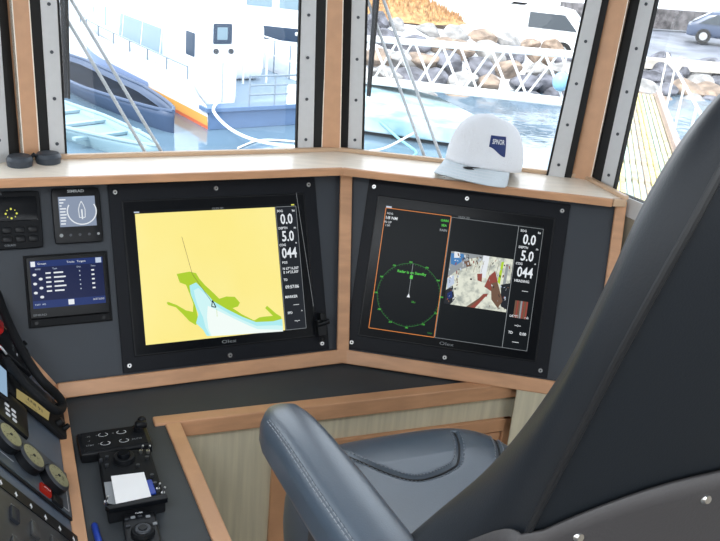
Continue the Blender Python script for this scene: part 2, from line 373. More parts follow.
wall('wall_left', [((-2.05, -2.2, 0), (-1.95, 2.0, 1.1)), ((-2.05, -2.2, 2.25), (-1.95, 2.0, 2.5)), ((-2.05, -2.2, 1.1), (-1.95, -1.9, 2.25)), ((-2.05, -.3, 1.1), (-1.95, -.1, 2.25))])
wall('wall_right', [((2.5, -2.2, 0), (2.6, 1.0, 1.1)), ((2.5, -2.2, 2.25), (2.6, 1.0, 2.5)), ((2.5, -2.2, 1.1), (2.6, -1.9, 2.25)), ((2.5, -.6, 1.1), (2.6, -.4, 2.25))])
fw = MB(WALLM)                                # outer front wall under the windows
def fwall(a, b_):
    a = V(a); b_ = V(b_); n = (b_ - a).cross(V((0, 0, 1))).normalized() * -.05
    fw.hexa([V((a.x, a.y, 0)), V((b_.x, b_.y, 0)), V((b_.x, b_.y, 0)) + n, V((a.x, a.y, 0)) + n],
            [V((a.x, a.y, ZT - .03)), V((b_.x, b_.y, ZT - .03)), V((b_.x, b_.y, ZT - .03)) + n, V((a.x, a.y, ZT - .03)) + n])
fwall(W0.at(-1.3, 0), W0.at(0, 0)); fwall(W1.at(0, 0), W2.at(0, 0)); fwall(W2.at(0, 0), W3.at(0, 0)); fwall(W3.at(0, 0), W3.at(1.6, 0))
struct('wall_front', fw, smooth=0)

# ------------------------------------------------------------------ the console: one joined piece of furniture
con = thing('helm_console', 'fitted helm console with graphite instrument panels, charcoal worktop and beech edging below the windows', 'console', T((0, 2.0, 0)))
CI = T((0, -2.0, 0))
def cpart(name, mb, label=None, **k):
    o = mb.build(name, con, M=CI, **k)
    if label: o['label'] = label
    return o
c12b = meet(P1, P2, ZD); c12t = meet(P1, P2, ZL); c01b = meet(P0, P1, ZD); c01t = meet(P0, P1, ZL)
def slab(mb, pts, n, th, m): mb.hexa([V(p) - n * th for p in pts], [V(p) for p in pts], m)
mb = MB(PANEL); p1l = P1.at(-1.0, 0); p1l.z = ZL; k = (ZL - P1.o.z) / P1.v.z
slab(mb, [c01b, c12b, c12t, c01t], P1.n, .012, PANEL); cpart('instrument_panel', mb, 'graphite panel carrying the chart screen', smooth=0)
e2b = P2.at(.585, (ZD - P2.o.z) / P2.v.z); e2t = P2.at(.585, (ZL - P2.o.z) / P2.v.z)
mb = MB(PANEL); slab(mb, [c12b, e2b, e2t, c12t], P2.n, .012, PANEL); cpart('instrument_panel', mb, 'graphite panel carrying the radar and camera screen', smooth=0)
k0 = (ZL - P0.o.z) / P0.v.z
f0b = P0.at(-.75, 0); f0t = P0.at(-.75, k0)
mb = MB(PANEL0); slab(mb, [f0b, c01b, c01t, f0t], P0.n, .012, PANEL0); cpart('instrument_panel', mb, 'lighter blue-grey side panel with gauges', smooth=0)
# worktop: the deep corner in front of the screens and the wing along the side panel
ci = on_z(163, 418, ZD); wr = ci + (on_z(213, 541, ZD) - ci) * 2.2; tip = on_z(503, 380, ZD)
_bd = (e2b - c12b).normalized(); _k = (tip - c12b).dot(_bd); tipb = c12b + _bd * _k
mb = MB(TOP)
wtop = [f0b, wr, ci, tip, e2b, c12b, c01b]
for p in ([f0b, wr, ci, c01b], [c01b, ci, tip, c12b]):
    mb.hexa([V((q[0], q[1], ZD - .03)) for q in p], [V((q[0], q[1], ZD)) for q in p], TOP)
cpart('worktop', mb, weld=False, smooth=0)
# beech strips
def strip(a, b_, w, h, up): mb = MB(BEECH); bar(mb, a, b_, w, h, up, BEECH); return cpart('edge_strip', mb, bevel=.0025, smooth=0)
g = .008
strip(c01b + P1.n * g, c12b + P1.n * g, .018, .034, P1.v)
strip(c12b + P2.n * g, e2b + P2.n * g + P2.u * .02, .018, .034, P2.v)
bis = (P1.n + P2.n).normalized()
strip(c12b + bis * .004, c12t + bis * .004, .030, .016, bis)
bis0 = (P1.n + P0.n).normalized()
strip(c01b + bis0 * .002, c01t + bis0 * .002, .022, .014, bis0)
zz = V((0, 0, 1))
strip(c01b + P0.n * .004 - P0.u * .0, f0b + P0.n * .004, .024, .010, zz)
# front trim of the worktop
dirf = (tip - ci).normalized(); nf = V((dirf.y, -dirf.x, 0)); dirw = (wr - ci).normalized(); nw = V((-dirw.y, dirw.x, 0))
if nw.x < 0: nw = -nw
mb = MB(BEECH); bar(mb, ci + nf * .014 - dirf * .022 - zz * .035, tip + nf * .014 + dirf * .030 - zz * .035, .032, .041, zz, BEECH); cpart('edge_strip', mb, bevel=.003, smooth=0)
mb = MB(BEECH); bar(mb, ci + nw * .014 + dirw * .031 - zz * .035, wr + nw * .014 - zz * .035, .032, .041, zz, BEECH); cpart('edge_strip', mb, bevel=.003, smooth=0)
# cupboard fronts below the worktop
Fc = Frame(ci + nf * .012 + V((0, 0, -.033)), dirf, zz)
Lf = (tip - ci).length + .25
mb = MB(LAM); mb.box((.012, -.84, -.018), (Lf - .195, 0, 0)); mb.build('front_panel', con, M=CI @ Fc.mat(), smooth=0)['label'] = 'pale wood-grain laminate front'
dx0, dt = Fc.px(272, 446); dx1, dt1 = Fc.px(516, 406)
dx1 = min(dx1, (tip - ci).length + .03); dtop = -.066
mb = MB(BEECH); d0 = dx0
mb.box((d0, dtop - .62, 0), (d0 + .042, dtop, .012)); mb.box((d0, dtop - .035, 0), (dx1, dtop, .012)); mb.box((dx1 - .022, dtop - .62, 0), (dx1, dtop, .012)); mb.box((d0, dtop - .66, 0), (dx1, dtop - .62, .012))
mb.build('cupboard_frame', con, M=CI @ Fc.mat(), smooth=0, bevel=.002)
dr = MB(BEECH); dr.box((d0 + .046, dtop - .615, .0), (dx1 - .026, dtop - .040, .008)); dro = dr.build('door', con, M=CI @ Fc.mat(), smooth=0, bevel=.002)
mb = MB(STEEL); mb.cyl((d0 + .075, dtop - .16, .008), .008, .012, STEEL); mb.build('knob', dro)
mb = MB(LAM); Fb = Frame(V((tipb.x, tipb.y, ZD)) + P2.n * .012, _bd, zz); mb.box((.034, -.87, -.018), ((e2b - tipb).length, .0, 0)); mb.build('front_panel', con, M=CI @ Fb.mat(), smooth=0)
# wing side panel
Fw = Frame(ci + nw * .012 + V((0, 0, -.033)), dirw, zz)
if Fw.n.dot(nw) < 0: Fw = Frame(wr + nw * .012 + V((0, 0, -.033)), -dirw, zz)
mb = MB(LAM); mb.box((0, -.84, -.018), ((wr - ci).length, 0, 0)); mb.build('side_panel', con, M=CI @ Fw.mat(), smooth=0)
# panel end on the right, down beyond the chair
q = on_z(628, 201, ZL); Pe = [V((e2t.x, e2t.y, 0)), e2t, e2b]
mb = MB(PANEL); back = V((LEnd.x, LEnd.y, ZL)); mb.hexa([V((e2b.x, e2b.y, 0)), e2b, e2t, V((e2t.x, e2t.y + .12, ZL)), V((e2t.x, e2t.y + .12, 0))], [p + P2.u * .012 for p in (V((e2b.x, e2b.y, 0)), e2b, e2t, V((e2t.x, e2t.y + .12, ZL)), V((e2t.x, e2t.y + .12, 0)))]); cpart('end_panel', mb, smooth=0)
strip(e2b + P2.n * .0 + P2.u * .016, e2t + P2.n * .0 + P2.u * .016, .026, .014, P2.n)
# ledge
mb = MB(BEECH_L)
def lq(*p): mb.hexa([V((a.x, a.y, ZL)) for a in p], [V((a.x, a.y, ZT)) for a in p], BEECH_L)
lq(LF[0], LF[1], LBc, LBl); lq(LF[1], LF[2], LBr, LBc); lq(LF[2], LEnd, LBr)
cpart('ledge', mb, 'pale wood ledge under the windows', smooth=0)
def lstrip(a, b_, w, z0, z1, m=BEECH, off=0):
    mb = MB(m); a = V((a.x, a.y, z0)); b_ = V((b_.x, b_.y, z0)); bar(mb, a, b_, w, z1 - z0, zz, m); return cpart('edge_strip', mb, bevel=.002, smooth=0)
for a, b_ in ((LF[0], LF[1]), (LF[1], LF[2])):
    lstrip(a, b_, .010, ZL - .002, ZT + .001)
RIM = mat('pale_rim', (.58, .40, .26), .4)
for a, b_ in ((LBl, LBc), (LBc, LBr), (LBr, LEnd)): lstrip(a, b_, .014, ZT, ZT + .010, RIM)
lstrip(LF[2], LEnd, .012, ZL, ZT + .002, RIM)
# plinth / carcass behind the panels so that nothing is hollow from the side
mb = MB(BLKM)
slab(mb, [V((c01b.x, c01b.y + .03, ZD - .02)), V((c12b.x, c12b.y + .03, ZD - .02)), V((c12b.x, c12b.y + .03, 0)), V((c01b.x, c01b.y + .03, 0))], V((0, -1, 0)), .01, BLKM)
cpart('carcass', mb, smooth=0)
mb = MB(LAM); q4 = [f0b, f0t, c01t, c01b]; gn = P0.n * .016
mb.hexa([V((p.x - gn.x, p.y - gn.y, 0)) for p in q4], [p - gn for p in q4], LAM); cpart('side_cabinet', mb, smooth=0)

# ------------------------------------------------------------------ the two big displays
SW, SH = .465, .3918
def display(P, name, label, content):
    t_ = thing(name, label, 'screen', P.mat(0, 0, 0))
    mb = MB(BEZ); mb.box((-.015, -.016, 0), (SW + .018, SH + .018, .005)); mb.build('mounting_plate', t_, bevel=.0015, smooth=0)
    mb = MB(BLK, GLOSS)
    x0, x1, y0, y1 = .012, .452, .018, .372
    mb.box((x0, y0, .004), (x1, y1, .0072)); hs = mb.build('housing', t_, bevel=.002, smooth=0)
    mb = MB(GLOSS); mb.rect(x0 + .004, y0 + .004, x1 - .004, y1 - .004, GLOSS, .0075)
    mb.text('Olex', .232, .030, .011, WMARK_D, .0078, sx=1.6); mb.build('front_glass', t_, smooth=0)
    for x, y in ((0, 0), (SW / 2, -.003), (SW, 0), (0, SH), (SW / 2, SH), (SW, SH)):
        mb = MB(STEEL, BLK); mb.cyl((x, y, .005), .0058, .002, STEEL, 16, r2=.0045); mb.cyl((x, y, .0069), .0022, .0004, BLK, 6); mb.build('screw', t_)
    mb = MB(S_DARK); content(mb, lambda x, y: P.px(x, y, .0085)); mb.build('screen', t_, smooth=0)
    return t_
ZS = .0080
def q1(x, y): return (110 + x / 2.578, 170 + y / 2.578)       # zoomed crop to photo pixels
def q2(x, y): return (340 + x / 2.578, 170 + y / 2.578)
def databar(mb, x0, x1, yt, yb, items):
    """items: (fraction from top, text, relative size, material, align)"""
    H = yt - yb; w = x1 - x0
    for fr_, tx, sz, m, ax in items:
        x = x0 + w * ax; y = yt - H * fr_
        mb.text(tx, x, y, sz * (1.12 if sz > .02 else 1), m, ZS + .0009, bold=True, sx=.74 if sz > .02 else .92)
def left_content(mb, c):
    x0, y0, x1, y1 = .0375, .0420, .4262, .3470
    mb.rect(x0, y0, x1, y1, S_DARK, ZS)
    xb = .372; yt = .3405
    mb.rect(x0 + .002, y0, xb, yt, S_SAND, ZS + .0003)
    mb.text('OLEX 3D', (x0 + x1) / 2, .3437, .007, S_GREY, ZS + .0005); mb.rect(x0, .3425, x0 + .012, .3455, S_LITE, ZS + .0005); mb.rect(x1 - .012, .3425, x1 - .004, .3455, S_AMB, ZS + .0005)
    G = [(172, 268), (205, 262), (222, 266), (230, 280), (245, 297), (268, 318), (282, 332), (300, 326), (322, 327), (335, 342), (330, 352), (316, 356), (340, 372), (372, 388), (385, 380), (398, 378), (420, 376), (400, 356), (405, 350), (428, 370), (441, 378), (443, 388),
         (410, 395), (380, 404), (345, 392), (300, 372), (262, 345), (240, 330), (224, 305), (212, 298), (210, 318), (218, 342), (223, 362), (228, 388), (222, 400), (205, 390), (188, 372), (170, 354), (150, 348), (146, 342), (150, 340), (172, 348), (196, 362), (214, 366), (215, 345), (205, 318), (196, 296), (180, 290)]
    B = lambda L, m, z: mb.poly([c(*q1(*p)) for p in L], m, ZS + z)
    B(G, S_GREEN, .0005)
    B([(205, 298), (222, 290), (240, 308), (266, 338), (300, 358), (340, 378), (376, 392), (420, 390), (444, 384), (446, 412), (300, 424), (250, 428), (240, 412), (222, 395), (228, 372), (218, 345), (208, 320)], S_SHAL, .0007)
    B([(216, 310), (228, 304), (248, 322), (272, 350), (310, 372), (345, 388), (378, 402), (430, 400), (445, 402), (446, 414), (300, 425), (258, 428), (246, 405), (240, 380), (226, 350), (220, 330)], S_SEA, .0009)
    B([(252, 350), (285, 366), (330, 388), (360, 402), (380, 410), (446, 412), (446, 416), (300, 426), (262, 428), (254, 410), (250, 380)], S_PALE, .0011)
    mb.line([c(*q1(185, 172)), c(*q1(212, 268)), c(*q1(262, 340))], .0009, S_BROWN, ZS + .0012)
    mb.line([c(*q1(*p)) for p in ((264, 336), (262, 352), (273, 354))], .0022, S_BLACK, ZS + .0014, closed=True)
    mb.line([c(*q1(275, 358)), c(*q1(276, 378))], .0007, S_GREEN, ZS + .0014)
    # side bar
    mb.rect(xb + .002, y0, x1, yt, S_BAR, ZS + .0003)
    mb.line([(xb + .002, y0), (xb + .002, yt), (x1, yt), (x1, y0)], .0009, S_GREY, ZS + .0006, closed=True)
    W_ = S_WHITE
    databar(mb, xb, x1, yt, y0, [(.035, 'SOG', .008, W_, .22), (.035, 'kn', .008, W_, .86), (.105, '0.0', .031, W_, .5), (.175, 'DEPTH', .008, W_, .3), (.175, 'm', .008, W_, .86), (.245, '5.0', .031, W_, .5),
                                (.312, 'COG', .008, W_, .22), (.312, '°', .012, W_, .86), (.382, '044', .031, W_, .5), (.455, 'POS', .008, W_, .25), (.505, 'N 67°16,207', .0085, W_, .5), (.535, 'E 14°23,307', .0085, W_, .5),
                                (.595, 'TD', .008, W_, .22), (.655, '09:57:06', .011, W_, .5), (.735, 'MARKER', .009, W_, .42), (.80, '-----', .010, W_, .62), (.865, 'SPD', .008, W_, .3), (.865, '°', .010, W_, .86), (.93, '--,--', .010, W_, .6)])
    mb.line([c(*q1(480, 58)), c(*q1(525, 352))], .0008, S_GREY, ZS + .0002)
def right_content(mb, c):
    x0, y0, x1, y1 = .0375, .0420, .4262, .3470
    mb.rect(x0, y0, x1, y1, S_DARK, ZS)
    xm = .2000; xr = .3665
    mb.text('OLEX 3D', (x0 + x1) / 2, .3440, .007, S_GREY, ZS + .0005)
    mb.line([(x0, y0), (xm, y0), (xm, y1 - .004), (x0, y1 - .004)], .0016, S_ORG, ZS + .0008, closed=True)
    mb.line([(xm + .002, y0), (x1, y0), (x1, y1 - .006), (xm + .002, y1 - .006)], .0009, S_GREY, ZS + .0005, closed=True)
    mb.line([(xr, y0), (xr, y1 - .006)], .0012, S_GREY, ZS + .0006)
    mb.rect(x0, y1 - .003, x0 + .014, y1 + .001, S_LITE, ZS + .0006)
    # radar
    cx_, cy_ = c(*q2(177, 322)); r = .078
    ring = [(cx_ + r * math.cos(a * math.pi / 40), cy_ + r * 1.0 * math.sin(a * math.pi / 40)) for a in range(80)]
    mb.line(ring, .0008, S_RGREEN, ZS + .0006, closed=True)
    for k in range(72):
        a = math.radians(k * 5); l = .004 if k % 6 else 0; mb.line([(cx_ + (r - l) * math.cos(a), cy_ + (r - l) * math.sin(a)), (cx_ + r * math.cos(a), cy_ + r * math.sin(a))], .0006, S_RGREEN, ZS + .0006)
    for k in range(12):
        a = math.radians(k * 30 + 4); R_ = r + .003; mb.text('%03d' % ((450 - k * 30) % 360), cx_ + R_ * math.cos(a), cy_ + R_ * math.sin(a), .0052, S_LIME, ZS + .0008, bold=True)
    mb.line([(cx_, cy_ - .004), (cx_, cy_ + r)], .0011, S_GREY, ZS + .0007)
    mb.poly([(cx_ - .004, cy_ - .006), (cx_ + .004, cy_ - .006), (cx_, cy_ + .004)], S_WHITE, ZS + .0009)
    mb.text('Radar is on Standby', cx_, cy_ + .055, .0090, S_LIME, ZS + .0009, bold=True); mb.rect(cx_ - .003, cy_ + .040, cx_ + .004, cy_ + .049, S_LIME, ZS + .0008)
    mb.text('30 s', cx_ + .014, cy_ - .016, .006, S_LIME, ZS + .0009)
    mb.text('HDG', x0 + .012, .330, .007, S_WHITE, ZS + .0009); mb.text('1/8 NM', x0 + .017, .319, .010, S_WHITE, ZS + .0009, bold=True); mb.text('N UP', x0 + .010, .308, .008, S_WHITE, ZS + .0009)
    mb.text('1.00', x0 + .010, .300, .007, S_WHITE, ZS + .0009)
    for k, tx in enumerate(('GAIN', 'SEA', 'RAIN')): mb.text(tx, xm - .014, .330 - .012 * k, .008, S_LIME if k < 2 else S_GREY, ZS + .0009, bold=True)
    mb.text('VRM', xm - .012, .050, .006, S_RGREEN, ZS + .0009)
    # deck camera picture
    Q = lambda L, m, z: mb.poly([c(430 + x / 5.41, 230 + y / 5.41) for x, y in L], m, ZS + z)
    corner = [(115, 118), (468, 158), (420, 442), (75, 402)]
    P_ = [c(430 + x / 5.41, 230 + y / 5.41) for x, y in corner]; bx0, by1 = P_[0]; bx1 = P_[1][0]; by0 = (P_[2][1] + P_[3][1]) / 2; by1 = (P_[0][1] + P_[1][1]) / 2; bx0 = (P_[0][0] + P_[3][0]) / 2
    bx0 = max(bx0, xm + .0035)
    mb.rect(bx0, by0, xr - .002, by1, S_BEIGE, ZS + .0008); bx1 = xr - .002
    mb.mats[mb.mi(S_BEIGE)] = S_BEIGE
    def uv(L, m, z=.0010): mb.poly([(bx0 + (bx1 - bx0) * u, by1 - (by1 - by0) * v) for u, v in L], m, ZS + z)
    uv([(.0, .0), (.55, 0), (.5, .14), (.12, .36), (0, .5)], S_GREY, .0009)
    uv([(.0, .04), (.2, .02), (.24, .12), (.10, .26), (.02, .24)], S_TURQ, .0011); uv([(.05, .0), (.14, .0), (.16, .10), (.06, .12)], S_WHITE, .0012)
    uv([(.30, .10), (.48, .04), (.55, .16), (.42, .26), (.33, .2)], S_BEIGE, .0011); uv([(.24, .16), (.34, .12), (.36, .22), (.28, .26)], S_BROWN, .0010)
    uv([(.52, 0), (.62, 0), (.60, .42), (.50, .40)], S_WHITE, .0011); uv([(.63, 0), (.70, 0), (.68, .34), (.62, .30)], S_BEIGE, .0012)
    uv([(.66, .36), (.74, .26), (.80, .45), (.84, .66), (.74, .66), (.60, .58)], S_RED, .0013); uv([(.70, .50), (.80, .46), (.92, .80), (.86, .95), (.74, .80)], S_BROWN, .0014)
    uv([(.46, .36), (.54, .34), (.55, .50), (.48, .48)], S_RED, .0013); uv([(.60, .72), (.68, .70), (.50, 1), (.42, 1)], S_RED, .0012); uv([(.55, .80), (.62, .74), (.42, 1), (.36, 1)], S_BROWN, .0013)
    uv([(.82, .08), (.86, .06), (.84, .5), (.80, .46)], S_GREEN, .0011); uv([(.90, .10), (.94, .10), (.93, .6), (.88, .6)], S_GREY, .0011); uv([(.86, .5), (1, .45), (1, .95), (.90, .9)], S_BAR, .0012)
    uv([(0, .52), (.10, .44), (.12, .60), (.02, .72)], S_LITE, .0012); uv([(0, .74), (.10, .64), (.16, .9), (.10, 1), (0, 1)], S_BAR, .0011); uv([(.03, .80), (.10, .74), (.12, .86), (.05, .92)], S_BLUE2, .0012)
    uv([(.36, .46), (.39, .46), (.39, .49), (.36, .49)], S_BAR, .0012)
    rd = random.Random(3)
    for k in range(120):
        u = rd.choice([rd.uniform(0, .18), rd.uniform(.62, .98), rd.uniform(.0, .5)]); v = rd.uniform(.02, .95) if u < .18 or u > .6 else rd.uniform(.02, .22)
        w = rd.uniform(.006, .022); h = rd.uniform(.012, .055); u = min(u, .96); v = min(v, .93); s_ = rd.uniform(-.02, .02)
        uv([(u, v), (min(u + w, .995), v), (min(max(u + w + s_, 0), .995), v + h), (max(u + s_, 0), v + h)], rd.choice([S_BAR, S_WHITE, S_GREY, S_BROWN, S_BAR, S_LITE, S_RED]), .0015 + k * 1e-6)
    for k in range(5):
        a = .12 + .01 * k; uv([(.30 + .12 * k, .1), (.305 + .12 * k, .1), (.28 + .12 * k, .34), (.275 + .12 * k, .34)], S_BROWN, .0016)
    W_ = S_WHITE
    databar(mb, xr, x1, y1 - .006, y0, [(.035, 'SOG', .008, W_, .22), (.035, 'kn', .008, W_, .86), (.105, '0.0', .031, W_, .5), (.170, 'DEPTH', .008, W_, .3), (.170, 'm', .008, W_, .86), (.240, '5.0', .031, W_, .5),
                                (.305, 'COG', .008, W_, .22), (.305, '°', .012, W_, .86), (.375, '044', .031, W_, .5), (.445, 'HEADING', .009, W_, .42), (.52, '-----', .010, W_, .6),
                                (.735, 'LAYER', .008, W_, .3), (.735, 'm/s', .008, W_, .8), (.805, '--:--', .011, W_, .5), (.87, 'TD', .009, W_, .25), (.87, '0.00', .010, W_, .75), (.94, '-----', .011, W_, .5)])
    for k in range(7):
        xx = xr + .016 + k * .0045; mb.rect(xx, .118, xx + .0042, .160, [S_BROWN, S_RED, S_BROWN, S_GREY, S_RED, S_BROWN, S_RED][k], ZS + .0009)
dl = display(P1, 'chart_display', 'black framed screen with yellow sea chart on the left graphite panel', left_content)
dr_ = display(P2, 'radar_display', 'black framed screen with green radar ring and deck camera picture on the right panel', right_content)
# black clip standing at lower right corner of the chart display
ax, ay = P1.px(320, 322, .010)
mb = MB(BLK); mb.box((ax - .012, ay - .034, .007), (ax + .010, ay + .006, .026)); mb.box((ax - .006, ay + .004, .007), (ax + .006, ay + .022, .034)); mb.cyl((ax - .012, ay - .006, .024), .006, .03, BLK, 12, axis=(1, .25, .3)); mb.cyl((ax - .002, ay - .036, .02), .005, .012, BLK, 10, axis=(0, -1, 0))
mb.build('dimmer_lever', dl, bevel=.0015)

# ------------------------------------------------------------------ small instruments on the left panel
def dev(P, name, label, cat, x, y): return thing(name, label, cat, P.mat(x, y, 0))
# autopilot / compass repeater, cut by the picture's left edge
x1_, yt_ = P1.px(39, 191); _, yb_ = P1.px(40, 248); w = .118; h = yt_ - yb_
t_ = dev(P1, 'compass_control', 'square black control with a ring of yellow lamps, left of the small boat display', 'instrument', x1_ - w, yb_)
mb = MB(BLKM); mb.rbox((0, 0, 0), (w, h, .016), .006, BLKM, 6); mb.build('case', t_)
mb = MB(GLOSS); mb.rbox((.008, h * .48, .012), (w - .008, h - .012, .0185), .004, GLOSS, 5); mb.text('HEADING', .028, h - .006, .006, WMARK_D, .0172); f_ = mb.build('lamp_window', t_)
gx, gy = P1.px(11, 214.5); gx -= x1_ - w; gy -= yb_
for k in range(8):
    a = k * math.pi / 4; mb = MB(S_AMB); mb.cyl((gx + .011 * math.cos(a), gy + .010 * math.sin(a), .0184), .0022 if k % 2 == 0 else .0012, .0012, S_AMB, 8); mb.build('lamp', f_)
mb = MB(BLK, WMARK_D)
for i in range(4):
    for j in range(2): mb.rbox((.010 + i * .026, .014 + j * .020, .014), (.030 + i * .026, .028 + j * .020, .020), .003, BLK, 3)
mb.line([(.008, .062), (w - .008, .062)], .0008, WMARK_D, .0165); mb.text('COURSE', .05, .008, .006, WMARK_D, .0168)
mb.build('button_pad', t_)
# small multi display with boat heading picture
x0, yt_ = P1.px(50, 189.5); x1_, yb_ = P1.px(103, 242); w = x1_ - x0; h = yt_ - yb_
t_ = dev(P1, 'heading_display', 'small square black display showing a white boat outline in a dial', 'instrument', x0, yb_)
mb = MB(BLK, WMARK_D); mb.rbox((0, 0, 0), (w, h, .018), .006, BLK, 8); mb.text('SIMRAD', w * .5, h - .008, .0085, S_GREY, .0183, bold=True, sx=1.2); mb.build('case', t_)
sx0, sy0, sx1, sy1 = w * .13, h * .30, w * .88, h * .84
mb = MB(S_LITE); GREYB = emis('lcd_grey_blue', (.25, .30, .40), 1.0)
mb.rect(sx0, sy0, sx1, sy1, GREYB, .0184); bx, by = sx0 + (sx1 - sx0) * .62, (sy0 + sy1) / 2; r = (sy1 - sy0) * .44
mb.line([(bx + r * 1.05 * math.sin(a * .1), by - r * math.cos(a * .1)) for a in range(-21, 22)], .0026, S_WHITE, .0188)
mb.line([(bx - .006, by - .014), (bx - .007, by + .004), (bx - .004, by + .014), (bx, by + .022), (bx + .004, by + .014), (bx + .007, by + .004), (bx + .006, by - .014)], .0016, S_WHITE, .0189, closed=True)
mb.line([(bx, by - .018), (bx, by + .004)], .003, S_WHITE, .0190)
rd = random.Random(5)
for k in range(9):
    yy = sy0 + (sy1 - sy0) * (.08 + k * .1); mb.rect(sx0 + .002, yy, sx0 + .006 + rd.random() * .010, yy + .003, S_WHITE, .0188)
mb.build('screen', t_, smooth=0)
for k in range(5):
    mb = MB(S_GREY if k in (0, 4) else DSTEEL); mb.cyl((w * (.14 + .19 * k), h * .15, .0175), .0030 if k else .004, .0016, None, 10); mb.build('button', t_)
# wide touch display with list page
x0, yt_ = P1.px(25, 258); x1_, yb_ = P1.px(109, 312); w = x1_ - x0; h = yt_ - yb_
t_ = dev(P1, 'plotter_display', 'wide black instrument with blue list page, below the small boat display', 'instrument', x0, yb_)
mb = MB(BLKM); mb.box((-.004, -.020, 0), (w + .006, h + .004, .006)); mb.build('mounting_plate', t_, bevel=.001, smooth=0)
mb = MB(BLK); mb.rbox((0, 0, .004), (w, h, .022), .004, BLK, 8); mb.build('case', t_)
mb = MB(S_BLUE); sx0, sy0, sx1, sy1 = w * .045, h * .16, w * .955, h * .93; WW = sx1 - sx0; HH = sy1 - sy0
mb.rect(sx0, sy0, sx1, sy1, S_BLUE, .0224); mb.rect(sx0, sy1 - HH * .13, sx1, sy1, S_BLUE2, .0226); mb.rect(sx0, sy0, sx1, sy0 + HH * .16, S_BLUE2, .0226)
mb.rect(sx1 - WW * .10, sy1 - HH * .12, sx1 - WW * .02, sy1 - HH * .01, S_LITE, .0228); mb.rect(sx0 + WW * .01, sy1 - HH * .12, sx0 + WW * .07, sy1 - HH * .01, S_WHITE, .0228)
mb.text('Groups', sx0 + WW * .16, sy1 - HH * .065, .006, S_WHITE, .0230); mb.text('Tracks   Targets', sx0 + WW * .63, sy1 - HH * .065, .006, S_WHITE, .0230)
mb.text('MMSI', sx0 + WW * .10, sy1 - HH * .18, .005, S_LITE, .0230); mb.text('Type', sx0 + WW * .33, sy1 - HH * .18, .005, S_LITE, .0230); mb.text('Dist', sx0 + WW * .66, sy1 - HH * .18, .005, S_LITE, .0230); mb.text('Time', sx0 + WW * .86, sy1 - HH * .18, .005, S_LITE, .0230)
for k in range(6):
    mb.ball((sx0 + WW * (.05 if k % 2 == 0 else .13), sy1 - HH * (.29 + .095 * k), .0230), (.0042, .0030, .0004), S_WHITE, 8)
for k in range(5):
    y = sy1 - HH * (.27 + .095 * k); mb.rect(sx0 + WW * .20, y - .0016, sx0 + WW * .27, y + .0016, S_WHITE, .0230); mb.rect(sx0 + WW * .31, y - .0016, sx0 + WW * (.44 + .03 * (k % 2)), y + .0016, S_WHITE, .0230)
    mb.rect(sx0 + WW * .66, y - .0012, sx0 + WW * .675, y + .0012, S_LITE, .0230); mb.rect(sx0 + WW * .83, y - .0016, sx0 + WW * .87, y + .0016, S_WHITE, .0230)
mb.text('NAV  AIS', sx0 + WW * .10, sy0 + HH * .08, .0055, S_LITE, .0230); mb.rect(sx0 + WW * .48, sy0 + HH * .03, sx0 + WW * .56, sy0 + HH * .14, S_WHITE, .0230); mb.text('10:57 LOC', sx0 + WW * .90, sy0 + HH * .10, .0055, S_WHITE, .0230)
mb.build('screen', t_, smooth=0)
mb = MB(BLKM, WMARK_D); mb.box((0, -.018, .004), (w, -.002, .012)); mb.text('SIMRAD', w * .12, .007, .0062, WMARK_D, .0224, sx=1.3); lo = mb.build('lower_cover', t_, bevel=.001, smooth=0)
for xx in (.012, w - .014): mb = MB(GLOSS); mb.cyl((xx, -.010, .012), .004, .0025, GLOSS, 12); mb.build('cap', lo)

# ------------------------------------------------------------------ side panel instruments (P0)
def p0(x, y, h=0): return P0.px(x, y, h)
# VHF radio with amber display
t_ = thing('vhf_radio', 'black radio with amber display in the side panel, framed by a black handset cord', 'radio', P0.mat(.036, .002, 0))
mb = MB(BLKM); mb.rbox((0, 0, 0), (.125, .205, .014), .006, BLKM, 8); mb.build('case', t_)
LQ = [p0(x, y, .0148) for x, y in ((16.5, 388.5), (16.5, 398), (48.5, 420.5), (50, 411))]; LQ = [(a - .036, b - .002) for a, b in LQ]
mb = MB(AMBER); mb.poly(LQ, AMBER, .0148)
lx0, lx1, ly0, ly1 = min(p[0] for p in LQ), max(p[0] for p in LQ), min(p[1] for p in LQ), max(p[1] for p in LQ)
mb.text('16 INT', (lx0 + lx1) / 2 + .004, (ly0 + ly1) / 2 - .004, .016, INK, .0151, rot=math.pi / 2, bold=True); mb.text('25W USA', lx0 + .018, (ly0 + ly1) / 2 + .008, .008, INK, .0151, rot=math.pi / 2)
mb.build('lcd', t_, smooth=0)
for k, (xx, yy, r) in enumerate(((.028, .030, .009), (.030, .012, .006), (.085, .03, .012))):
    mb = MB(BLK); mb.cyl((xx, yy, .014), r, .012, BLK, 20, r2=r * .85); mb.build('knob', t_, bevel=.001)
mb = MB(WMARK); 
for k in range(5): mb.ball((.075 + .004 * (k % 2), .055 + k * .024, .0145), (.0022, .0022, .0008), WMARK, 8)
mb.rbox((.068, .045, .012), (.112, .19, .018), .004, BLK, 4); mb.build('button_pad', t_)
# handset cord / grab tube looping past the radio
pts2 = []
for x, y, hh in ((-14, 262, .05), (4, 312, .05), (22, 350, .05), (40, 378, .05), (57, 395, .045), (63, 405, .04), (57, 411, .04), (42, 400, .04), (28, 387, .035), (16, 373, .03), (6, 360, .025)):
    s_, t__ = p0(x, y, hh); pts2.append(P0.at(s_, t__, hh))
o = MB(BLKM); base = pts2[5]; o.tube([p - base for p in curve_pts(pts2, 6)], .0088, BLKM, 12)
o = o.build('grab_handle', None, M=T(base)); tag(o, 'thick black looped tube curving over the amber radio on the side panel', 'handle')
